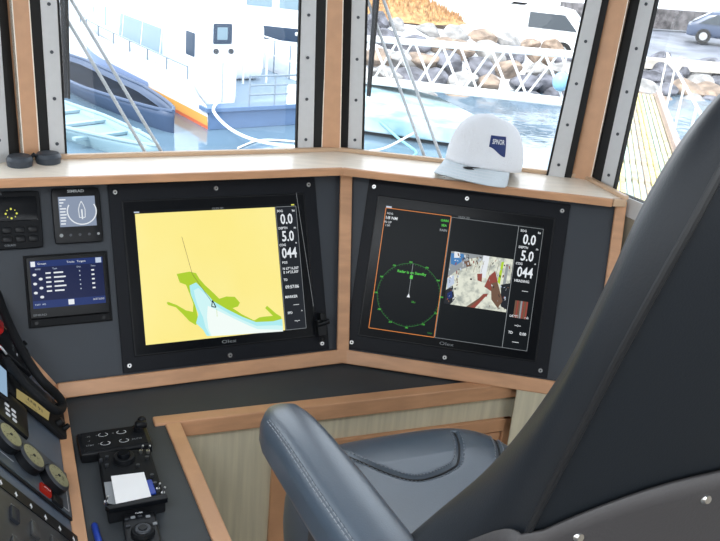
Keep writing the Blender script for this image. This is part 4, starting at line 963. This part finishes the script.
# ================================================================== OUTSIDE
ZW = ZC - 4.9
sea = MB(WATER); sea.box((-90, 3.2, -.02), (90, 200, 0)); so = struct('water', sea, M=T((0, 0, ZW)), smooth=0)
sb = MB(SEABED); sb.box((-90, 3.2, ZW - 3.2), (90, 200, ZW - 3.0)); struct('seabed', sb, smooth=0)
# --- white workboat moored stern-on
K = V((-3.89, 20.06, ZW)); A_ = V((-.59, .807, 0)).normalized(); T_ = V((A_.y, -A_.x, 0))
BM = Matrix(((A_.x, T_.x, 0, K.x), (A_.y, T_.y, 0, K.y), (0, 0, 1, ZW), (0, 0, 0, 1)))
boat = thing('workboat', 'large white workboat with orange stripe and blue-grey stern moored outside', 'boat', BM)
BL = 14.0; BW = 4.2
def hp(x, z, side):                            # hull side point at distance x from the stern
    k = max(0, (x - 7) / (BL - 7)); ins = (BW / 2) * k ** 2.2; fl = .10 * (1 - min(1, z / 1.0)) + .45 * k * (1 - min(1, max(0, z) / 1.3)) 
    y = min(ins + fl, BW / 2); return V((x, y if side == 0 else BW - y, z))
def sheer(x): return .55 + (.45 if x > .9 else .45 * max(0, (x - .2) / .7)) + .22 * (x / BL) ** 2
def band(mb, x0, x1, z0, z1, m, side, out=0):
    n = 16
    def fn(u, v):
        x = x0 + (x1 - x0) * u; a = z0(x) if callable(z0) else z0; b = z1(x) if callable(z1) else z1; p = hp(x, a + (b - a) * v, side); p.y += -out if side == 0 else out; return p
    mb.grid(fn, n * 2, 5, m)
mb = MB(BOATW)
for s_ in (0, 1): band(mb, 0, BL, -.5, sheer, BOATW, s_)
mb.box((0, .1, -.5), (.05, BW - .1, .5), BOATG)
mb.build('hull', boat, smooth=60)
mb = MB(BOATO); band(mb, .02, 3.6, .08, lambda x: .30 if x > .3 else .30, BOATO, 0, .012); mb.build('orange_stripe', boat)
mb = MB(BOATLB); band(mb, 3.6, 10.5, .03, lambda x: .42, BOATLB, 0, .012); band(mb, .02, 11, -.45, .03, BOATR, 0, .010) if False else None; mb.build('lavender_stripe', boat)
mb = MB(BOATR); band(mb, .02, 4, -.45, .09, BOATR, 0, .011); mb.build('boot_stripe_reflection', boat)  # red boot stripe, raised to imitate the orange stripe's reflection in the water
mb = MB(BOATG); mb.box((-.03, .08, .0), (0.02, BW, .50)); mb.box((-.10, .0, .42), (.35, BW, .52)); mb.build('stern', boat, bevel=.01, smooth=0)['label'] = 'blue-grey stern'
mb = MB(DECK); mb.box((.2, .15, .44), (7, BW - .15, .50)); mb.build('deck', boat, smooth=0)
mb = MB(BOATW); mb.rbox((.35, .20, .45), (3.1, 1.00, 3.1), .12, BOATW, 10); ca = mb.build('wheelhouse', boat, smooth=60)
for (x0, x1, z0, z1) in ((1.05, 1.56, 1.48, 2.04), (5.0, 5.1, 1, 1.1)):
    if x0 > 4: continue
    mb = MB(BWIN); mb.rbox((x0, .185, z0), (x1, .23, z1), .02, BWIN, 6); mb.build('window', ca)
mb = MB(BWIN); mb.rbox((.325, .33, 1.90), (.38, .80, 2.36), .02, BWIN, 6); w_ = mb.build('window', ca)
mb = MB(BOATW, BWIN_P); mb.rbox((.318, .42, 2.0), (.33, .68, 2.28), .004, BWIN_P, 4); mb.build('pane', w_)
for yy in (.40, .78): mb = MB(DSTEEL); mb.cyl((.35, yy, 1.74), .06, .05, DSTEEL, 14, axis=(-1, 0, 0)); mb.build('porthole', ca)
mb = MB(WMARK_D); mb.box((.335, .58, .55), (.35, .60, 1.5)); mb.build('door_edge', ca)
mb = MB(BOATW); mb.rbox((2.9, .80, .45), (12.0, 3.2, 2.15), .35, BOATW, 12, lambda p: V((p.x, p.y + (.10 * (p.z - .5) if p.y < 2 else 0) + (.5 * max(0, (p.x - 8) / 4) ** 1.5 if p.y < 2 else -.5 * max(0, (p.x - 8) / 4) ** 1.5), p.z))); ho = mb.build('deckhouse', boat, smooth=60)
for k, (x0, x1) in enumerate(((3.6, 4.7), (4.78, 6.1), (6.18, 7.6), (7.68, 9.7))):
    mb = MB(BWIN_P); y0, y1 = .80 + .10 * .95 - .02, .80 + .10 * 1.2
    def yy(x, z): return .80 + .10 * (z - .5) - .012 + .5 * max(0, (x - 8) / 4) ** 1.5
    L_ = [(x0, .95), (x1, .95), (x1, 1.62), (x0, 1.62)] if k < 3 else [(x0, .98), (x1 - .2, 1.05), (x1, 1.62), (x0, 1.62)]
    mb.hexa([V((x, yy(x, z), z)) for x, z in L_], [V((x, yy(x, z) + .05, z)) for x, z in L_], BWIN_P); mb.build('window', ho, smooth=0)
RAILM = mat('rail_grey', (.20, .25, .30), .5)
mb = MB(RAILM)
for s_ in (0,):
    mb.tube([hp(x, sheer(x) + .28, 0) for x in [1 + k for k in range(12)]], .022, RAILM, 8)
mb.mats = [RAILM]; mb.build('rail', boat)
for k in range(9):
    x = 1.0 + k * 1.25; mb = MB(RAILM); mb.tube([hp(x, sheer(x) - .02, 0), hp(x, sheer(x) + .28, 0)], .022, None, 6); mb.build('rail_post', boat)
# aft rails on the open deck and the small boat davit
mb = MB(RAILM)
for z in (.78, 1.0, 1.22): mb.tube([(-.02, 1.10, z), (-.02, 3.9, z)], .022, RAILM, 8)
mb.build('stern_rail', boat)
for k in range(5): mb = MB(RAILM); mb.tube([(-.02, 1.12 + k * .68, .5), (-.02, 1.12 + k * .68, 1.24)], .022, RAILM, 6); mb.build('rail_post', boat)
mb = MB(BOATW); mb.box((-.06, 2.15, .5), (.02, 3.0, 1.0), BOATW); mb.build('stern_gate', boat)
for k in range(7):
    x = 1.2 + k * .9; mb = MB(RAILM); mb.tube([(x, BW - .25, .5), (x, BW - .25, 1.45)], .022, RAILM, 6); mb.build('rail_post', boat)
mb = MB(BOATW)
for z in (1.0, 1.45): mb.tube([(0, BW - .25, z), (7, BW - .25, z)], .022, BOATW, 6)
mb.tube([(2.6, 2.3, .5), (2.6, 2.3, 1.5), (2.6, 2.7, 1.65), (2.6, 3.0, 1.5), (2.6, 3.0, .5)], .03, BOATW, 8); mb.build('deck_rail', boat)
mb = MB(DSTEEL); mb.tube([(4.0, .9, 3.0), (4.3, 1.2, 2.6), (4.1, 1.5, 2.4)], .10, DSTEEL, 10); mb.build('exhaust_pipe', boat)
def rope(name, label, pts, r, m):
    o = pts[0]; mb = MB(m); mb.tube([p - o for p in curve_pts(pts, 8)], r, m, 8); tag(mb.build(name, None, M=T(o)), label, 'rope')
FTr = Frame(K - T_ * 0 , T_, zz); FTr = Frame(K, (T_.x, T_.y, 0), zz)
B_ = lambda x, y, z: BM @ V((x, y, z))
rope('mooring_rope', 'white mooring rope sagging from the workboat stern toward the window', [B_(.1, .35, .62), on_z(214, 112, ZW + .5), on_z(232, 130, ZW + .32), on_z(262, 142, ZW + .25), on_z(310, 149, ZW + .3)], .035, ROPE)
rope('floating_rope', 'thin pale rope afloat under the workboat stern', [on_z(238, 148, ZW + .03), on_z(256, 141, ZW + .03), on_z(275, 140, ZW + .03), on_z(310, 143, ZW + .03)], .022, ROPE)
# --- open boats alongside
def small_boat(name, label, a, b, w, h, mh, mi, mg, cat='boat', asym=.0):
    a = V((a[0], a[1], 0)); b = V((b[0], b[1], 0)); d = (b - a); L = d.length; d.normalize(); n = V((-d.y, d.x, 0))
    M = Matrix(((d.x, n.x, 0, a.x), (d.y, n.y, 0, a.y), (0, 0, 1, ZW), (0, 0, 0, 1))); t_ = thing(name, label, cat, M)
    def wd(u): return w / 2 * (min(1, (1 - u) / .42) ** .62 if u > .58 else (1 if u > .1 else .85 + 1.5 * u))
    def hull(u, v):
        x = L * u; k = (v - .5) * 2; a_ = abs(k); y = wd(u) * math.copysign(min(1, a_ ** .6), k); z = -.25 + (h + .25 + .18 * max(0, u - .5)) * a_ ** 1.6; return V((x, y, z))
    mb = MB(mh); mb.grid(hull, 30, 16); hh = mb.build('hull', t_, smooth=60, solid=.05)
    mb = MB(mi); mb.grid(lambda u, v: V((L * (.03 + .93 * u), wd(.03 + .93 * u) * .93 * (2 * v - 1), h * .62)), 24, 2); mb.build('deck', t_)
    mb = MB(mg)
    for s_ in (-1, 1): mb.tube([V((L * u / 20, wd(u / 20) * s_, h + .18 * max(0, u / 20 - .5))) for u in range(21)], .045, mg, 8)
    mb.build('gunwale', t_)
    return t_
tb = small_boat('open_boat', 'dark blue open boat lying between the white workboat and the pale boat', (-9.6, 25.7), (-4.5, 19.5), 1.55, .40, HULLL, HULLD, HULLL)
pb = small_boat('open_boat', 'pale open boat with thin dark gunwale lying nearest below the window', (-9.9, 21.6), (-4.2, 16.9), 1.5, .28, HULLP, mat('pale_deck', (.20, .29, .34), .7), HULLP)
for k in range(5):
    mb = MB(HULLP); x = 1.2 + k * 1.1; mb.box((x, -.80, .19), (x + .14, .80, .25)); mb.build('thwart', pb, smooth=0)
# --- second white boat behind
M2 = T((-6.2, 31.2, ZW)) @ Matrix.Rotation(math.radians(-6), 4, 'Z')
b2_ = thing('cabin_boat', 'white boat with dark hull band lying behind the workboat deck', 'boat', M2)
mb = MB(BOATW, BWIN)
mb.rbox((-.4, 0, -.3), (4.5, 2.2, 1.30), .3, BOATW, 10); mb.build('hull', b2_)
mb = MB(BWIN); mb.rbox((-.2, -.03, .72), (4.4, .05, 1.16), .03, BWIN, 6, lambda p: V((p.x, p.y, p.z))); mb.build('hull_band', b2_)
mb = MB(BOATW); mb.rbox((.1, .3, 1.2), (3.8, 1.9, 2.6), .25, BOATW, 8); cb = mb.build('cabin', b2_)
for k in range(3): mb = MB(BWIN_P); mb.rbox((.3 + k * 1.15, .27, 1.75), (1.2 + k * 1.15, .32, 2.25), .02, BWIN_P, 4); mb.build('window', cb)
# --- pontoon, gangway
pts_ = [on_z(x, y, ZW + .5) for x, y in ((330, 79), (400, 86), (440, 97), (482, 118), (472, 130), (430, 124), (330, 110))]
c_ = sum(pts_, V()) / len(pts_); mb = MB(SNOW)
PTN = mat('pontoon_top', (.15, .30, .36), .8, var=.2, scale=1.0, col2=(.50, .58, .62))
mb.prism([(p.x - c_.x, p.y - c_.y) for p in pts_], -.40, 0, PTN); mb.mats[0] = PTN
tag(mb.build('pontoon', None, M=T((c_.x, c_.y, ZW + .5)), smooth=0, bevel=.04), 'pale snow-covered pontoon on the water below the white gangway', 'pontoon')
gw = thing('gangway', 'long white lattice truss gangway crossing in front of the boulder bank', 'gangway', Matrix(((.801, .598, 0, -.5), (-.598, .801, 0, 25), (0, 0, 1, ZW), (0, 0, 0, 1))))
gz = lambda u: .60 + .085 * u; U0, U1 = -2.5, 7.75
def gt(nm, y):
    for zt, r in ((0, .060), (1.15, .055)):
        mb = MB(GALV); mb.tube([(U0, y, gz(U0) + zt), (U1, y, gz(U1) + zt)], r, GALV, 8); mb.build('chord', gw)
    n = 7; du = (U1 - U0) / n
    for k in range(n):
        a = U0 + k * du; m_ = a + du / 2; b = a + du
        for p, q in (((a, 0), (m_ , 1.15)), ((m_, 1.15), (b, 0))):
            mb = MB(GALV); mb.tube([(p[0], y, gz(p[0]) + p[1]), (q[0], y, gz(q[0]) + q[1])], .032, GALV, 6); mb.build('diagonal', gw)
gt('a', 0); gt('b', .80)
mb = MB(GALV); mb.hexa([V((U0, 0, gz(U0) - .03)), V((U1, 0, gz(U1) - .03)), V((U1, .95, gz(U1) - .03)), V((U0, .95, gz(U0) - .03))], [V((U0, 0, gz(U0) + .02)), V((U1, 0, gz(U1) + .02)), V((U1, .95, gz(U1) + .02)), V((U0, .95, gz(U0) + .02))], CONC); mb.build('walkway', gw, smooth=0)
bu = thing('mooring_buoy', 'pale blue buoy hanging by the white gangway', 'buoy', T(gw.matrix_world @ V((6.15, -.15, gz(6.15) + .55))))
mb = MB(mat('buoy_blue', (.25, .48, .62), .4)); mb.ball((0, 0, 0), (.20, .20, .23), None, 20); mb.build('float', bu); mb = MB(GALV); mb.tube([(0, 0, .2), (.05, .1, .55)], .02, GALV, 6); mb.build('loop', bu)
rope('mooring_rope', 'white rope slanting over dark water below the pontoon', [on_z(362, 152, ZW + .6), on_z(385, 148, ZW + .4), on_z(414, 133, ZW + .5)], .025, ROPE)
rope('mooring_rope', 'teal rope hanging into the water between the wiper arms', [on_z(378, 120, ZW + .4), on_z(398, 138, ZW + .2), on_z(416, 152, ZW + .1), on_z(408, 158, ZW + .1)], .03, ROPET)
# --- shore bank: ground, boulders, grass
SHB = [(-14, 52), (-4, 42), (-1.5, 29), (-.3, 26.8), (3, 27.6), (7, 29.2), (12, 31.3), (17, 33), (30, 38)]
SZT = [-3.5, -3.3, -3.15, -3.2, -3.5, -3.85, -4.2, -4.25, -4.25]
def lin(xs, ys, x):
    for i in range(len(xs) - 1):
        if x <= xs[i + 1] or i == len(xs) - 2: return ys[i] + (ys[i + 1] - ys[i]) * (x - xs[i]) / (xs[i + 1] - xs[i])
sx_ = [p[0] for p in SHB]; base_y = lambda x: lin(sx_, [p[1] for p in SHB], x); top_z = lambda x: ZC + lin(sx_, SZT, x)
def shore(u, v):
    x = -14 + 54 * u
    if v < .25: k = v / .25; return V((x, base_y(x) + .4 + 3.4 * k, ZW - .4 + (top_z(x) - ZW + .35) * k))
    k = (v - .25) / .75; return V((x * (1 + k * .8), base_y(x) + 3.8 + 85 * k ** 1.4, top_z(x) - .05 + noise.noise(V((x * .3, k * 8, 0))) * .12 * (1 - k) + (k ** 1.4) * .6))
mb = MB(SNOW); mb.grid(shore, 90, 60); struct('ground', mb, smooth=60)
rk = []
rd = random.Random(11)
for k in range(7):
    m = [ROCK, ROCKL, ROCKB, ROCK, ROCKL, ROCKB, ROCK][k]; b = bmesh.new(); bmesh.ops.create_icosphere(b, subdivisions=3, radius=1)
    off = V((k * 7.3, k * 3.1, 0))
    planes = [(V((rd.uniform(-1, 1), rd.uniform(-1, 1), rd.uniform(-1, 1))).normalized(), rd.uniform(.62, .85)) for _ in range(9)]
    for v in b.verts:
        p = v.co.copy()
        for n_, d_ in planes:
            e_ = p.dot(n_) - d_
            if e_ > 0: p -= n_ * e_
        p *= 1 + .10 * noise.noise(p * 2 + off); v.co = p
    me = bpy.data.meshes.new('boulder'); b.to_mesh(me); b.free(); me.materials.append(m)
    for p in me.polygons: p.use_smooth = True
    me.set_sharp_from_angle(angle=math.radians(28)); rk.append(me)
LBL = {0: 'grey boulder in the sloping stone bank behind the gangway', 1: 'light grey boulder in the sloping stone bank', 2: 'brownish boulder in the sloping stone bank'}
x = -1.2
while x < 16.5:
    for j in range(5):
        f_ = j / 4; xx = x + rd.uniform(-.25, .25) + (.4 if j % 2 else 0); s_ = rd.uniform(.42, .60) * (1.0 if f_ < .9 else .85)
        ks = rd.randrange(7); kind = [0, 1, 2, 0, 1, 2, 0][ks]; me = rk[ks]; ob = bpy.data.objects.new('boulder', me); COL.objects.link(ob)
        ob.location = (xx, base_y(xx) + .2 + 3.6 * f_, ZW - .15 + (top_z(xx) - ZW + .1) * f_); ob.scale = (s_ * rd.uniform(1, 1.45), s_, s_ * rd.uniform(.62, .85)); ob.rotation_euler = (rd.uniform(-.3, .3), rd.uniform(-.3, .3), rd.uniform(0, 6.28))
        tag(ob, LBL[kind], 'boulder', ['grey boulders of the stone bank', 'light boulders of the stone bank', 'brownish boulders of the stone bank'][kind])
    x += .92
def mound(u, v):
    a = u * 2 * math.pi; q = v; x = 2.9 * q * math.cos(a); y = 1.6 * q * math.sin(a); z = .78 * (1 - q * q) * (1 + .35 * noise.noise(V((x * 1.3, y * 1.3, 3)))) + .05 * noise.noise(V((x * 6, y * 6, 1))) - .1
    return V((x, y, z))
mb = MB(GRASS); mb.grid(mound, 60, 24, wrap=True)
rg = random.Random(2)
for k in range(1500):
    a = rg.uniform(0, 6.28); q = math.sqrt(rg.random()) * .95; p = mound(a / 6.283, q); l = rg.uniform(.12, .3); w = .02; d = V((rg.uniform(-.1, .1), rg.uniform(-.1, .1), l))
    mb.bm.faces.new([mb.bm.verts.new(p + V((-w, 0, 0))), mb.bm.verts.new(p + V((w, 0, 0))), mb.bm.verts.new(p + d)])
o = mb.build('dry_grass', None, M=T((.1, 32.8, ZC - 3.15)), smooth=0); tag(o, 'orange-brown dry grass bank above the boulders', 'grass', kind='stuff')
# --- road, kerb, stone wall, house, vehicles
def quad_ground(name, px4, z, m, th=.04):
    P_ = [on_z(x, y, z) for x, y in px4]; c = sum(P_, V()) / 4; mb = MB(m); mb.prism([(p.x - c.x, p.y - c.y) for p in P_], -th, 0, m); struct(name, mb, M=T((c.x, c.y, z)), smooth=0)
quad_ground('road', ((500, 54), (900, 76), (900, 28), (500, 18)), ZC - 4.10, ASPH)
kb = MB(CONC); a = on_z(600, 57, ZC - 4.05); b = on_z(900, 78, ZC - 4.05); bar(kb, V((a.x, a.y, ZC - 4.3)), V((b.x, b.y, ZC - 4.3)), .8, .32, zz, CONC); struct('kerb', kb, smooth=0)
a = on_z(560, 22, ZC - 4.0); b = on_z(900, 44, ZC - 4.0); mb = MB(STONEW); M_ = T(a); bar(mb, V((0, 0, 0)), b - a, .6, .95, zz, STONEW)
tag(mb.build('stone_wall', None, M=M_, smooth=0), 'low dark stone wall along the far side of the wet road', 'wall')
hs_ = on_z(690, 24, ZC - 3.95); hs_ = V((hs_.x * 1.12, hs_.y * 1.12, ZC - 3.9)); house = thing('house', 'white house with small dark window beyond the stone wall', 'house', T(hs_))
mb = MB(BOATW); mb.box((-6, 0, 0), (10, 7, 5)); hw = mb.build('wall', house, smooth=0)
for wx in (-3.5, .1, 4): mb = MB(CARG); mb.box((wx, -.04, 1.6), (wx + 1.3, .02, 2.8)); wn = mb.build('window', house, smooth=0); mb = MB(BOATW); mb.box((wx + .6, -.06, 1.6), (wx + .68, -.03, 2.8)); mb.box((wx, -.06, 2.2), (wx + 1.3, -.03, 2.28)); mb.build('glazing_bar', wn, smooth=0)
mb = MB(STONEW); mb.hexa([V((-6.4, -.5, 4.9)), V((10.4, -.5, 4.9)), V((10.4, -.5, 5.05)), V((-6.4, -.5, 5.05))], [V((-6.4, 3.5, 7)), V((10.4, 3.5, 7)), V((10.4, 3.5, 7.15)), V((-6.4, 3.5, 7.15))]); mb.build('roof', house, smooth=0)
def vehicle(name, label, cat, pos, rot, L, W, H, body, van=False):
    t_ = thing(name, label, cat, T(pos) @ Matrix.Rotation(rot, 4, 'Z'))
    def f(p):
        z = p.z; k = max(0, (z - H * .52) / (H * .48)); x = p.x; 
        if x > 0: x -= (L * (.16 if van else .24)) * k
        else: x += (L * (.03 if van else .14)) * k
        y = p.y * (1 - .12 * k); return V((x, y, z))
    mb = MB(body); mb.rbox((-L / 2, -W / 2, .28), (L / 2 - (0 if van else 0), W / 2, H), .22, body, 12, f)
    if not van: mb.rbox((L * .18, -W / 2 * .96, .28), (L / 2, W / 2 * .96, H * .58), .12, body, 6)
    o = mb.build('body', t_)
    def glass(nm, P4):
        mb = MB(CARG); c = sum((V(p) for p in P4), V()) / 4; n = (V(P4[1]) - V(P4[0])).cross(V(P4[2]) - V(P4[1])).normalized()
        mb.hexa([V(p) - n * .02 for p in P4], [V(p) + n * .03 for p in P4], CARG); mb.build(nm, o, smooth=0)
    x0 = L / 2; k1, k2 = .18, .9
    fx = lambda k: x0 - L * (.16 if van else .24) * k
    glass('windscreen', [(fx(k1) + .0, -W * .40, H * (.52 + .48 * k1)), (fx(k1), W * .40, H * (.52 + .48 * k1)), (fx(k2) - .05, W * .35, H * (.52 + .48 * k2)), (fx(k2) - .05, -W * .35, H * (.52 + .48 * k2))])
    for s_ in (-1, 1):
        yy1 = s_ * W / 2 * .985; yy2 = s_ * W / 2 * .91
        L_ = [(fx(k1) - .3, yy1, H * .60), ((.2 if van else -L * .36), yy1, H * .60), ((.2 if van else -L * .30), yy2, H * .90), (fx(.85) - .3, yy2, H * .90)]
        glass('side_window', L_)
        for xx in (-L * .32, L * .32):
            mb = MB(TYRE, STEEL); mb.cyl((xx, s_ * (W / 2 - .08) - .1, .33), .33, .2, TYRE, 24, axis=(0, 1, 0)); w2 = mb.build('wheel', t_); mb = MB(STEEL); mb.cyl((xx, s_ * (W / 2 - .08) - .11, .33), .18, .22, STEEL, 16, axis=(0, 1, 0)); mb.build('hub', w2)
    return t_
pv = on_z(505, 34, ZC - 3.55); vehicle('van', 'white van parked on the snowy quay above the boulders', 'van', V((pv.x + .75, 33.9, ZC - 4.22)), math.radians(-14), 4.8, 1.95, 1.75, CARW, True)
pc_ = on_z(716, 45, ZC - 4.08); vehicle('car', 'dark blue car on the wet road seen through the right window', 'car', pc_ + V((.8, 0, .03)), math.radians(160), 4.3, 1.75, 1.45, CARD)
# --- near gangway with wooden slats seen through the side window
PL = [on_z(x, y, ZC - 3.2) for x, y in ((585, 260), (626, 92), (634, 92), (730, 260))]
Fg = (PL[1] + PL[2]) / 2; Ng = (PL[0] + PL[3]) / 2; dg_ = (Fg - Ng); Lg = dg_.length; dg_.normalize(); ng = V((dg_.y, -dg_.x, 0)); Wn = 1.25
GM = Matrix(((ng.x, dg_.x, 0, Ng.x), (ng.y, dg_.y, 0, Ng.y), (0, 0, 1, ZC - 3.2), (0, 0, 0, 1)))
g2 = thing('boarding_ramp', 'weathered yellowish wooden boarding ramp with long slats outside the side window', 'ramp', GM)
PLK = [PLANK, mat('plank_teal', (.34, .42, .34), .7, var=.2), mat('plank_yellow', (.62, .52, .20), .7, var=.2), mat('plank_brown', (.36, .28, .2), .7, var=.2)]
mb = MB(*PLK)
for k in range(14): mb.box((-Wn / 2 + k * Wn / 14, 0, -.04), (-Wn / 2 + (k + .72) * Wn / 14, Lg, 0), PLK[(k * 3 + k // 3) % 4])
for k in range(int(Lg / 1.2)): mb.box((-Wn / 2, k * 1.2, -.09), (Wn / 2, k * 1.2 + .08, -.041), PLK[3])
mb.build('slatted_deck', g2, smooth=0)
for s_ in (-1, 1):
    mb = MB(PLANK2); mb.box((s_ * Wn / 2 - .06, 0, -.12), (s_ * Wn / 2 + .06, Lg, .10)); mb.build('side_beam', g2, smooth=0)
    mb = MB(GALV); mb.tube([(s_ * Wn / 2, .2, .95), (s_ * Wn / 2, Lg, .95)], .025, GALV, 8); mb.build('handrail', g2)
    for k in range(6): mb = MB(GALV); mb.tube([(s_ * Wn / 2, .3 + k * (Lg - .5) / 5, .1), (s_ * Wn / 2, .3 + k * (Lg - .5) / 5, .95)], .02, GALV, 6); mb.build('rail_post', g2)

# ================================================================== LIGHT
wd_ = bpy.data.worlds.new('overcast'); bpy.context.scene.world = wd_; wd_.use_nodes = True; wt = wd_.node_tree; bg = wt.nodes['Background']
tc = wt.nodes.new('ShaderNodeTexCoord'); sp = wt.nodes.new('ShaderNodeSeparateXYZ'); rp = wt.nodes.new('ShaderNodeValToRGB')
wt.links.new(tc.outputs['Generated'], sp.inputs[0]); wt.links.new(sp.outputs['Z'], rp.inputs[0]); wt.links.new(rp.outputs[0], bg.inputs[0])
rp.color_ramp.elements[0].color = (.88, .92, .96, 1); rp.color_ramp.elements[1].color = (.84, .91, 1.0, 1); bg.inputs[1].default_value = 3.4
sun = bpy.data.objects.new('sun', bpy.data.lights.new('sun', 'SUN')); COL.objects.link(sun); sun.data.energy = 3.5; sun.data.angle = math.radians(12); sun.data.color = (1, .96, .9)
sun.rotation_euler = V((.45, .65, -.75)).to_track_quat('-Z', 'Y').to_euler()
for x, y, e in ((-.5, -.2, 24), (.9, -1.0, 26)):  # added fill lamps, out of view, to brighten the cabin interior
    la = bpy.data.objects.new('ceiling_light', bpy.data.lights.new('ceiling_light', 'AREA')); COL.objects.link(la); la.data.shape = 'RECTANGLE'; la.data.size = 1.0; la.data.size_y = .5; la.data.energy = e; la.data.color = (.90, .95, 1); la.location = (x, y, 2.45)
vs = bpy.context.scene.view_settings; vs.view_transform = 'Standard'; vs.look = 'None'; vs.exposure = 0; vs.gamma = 1
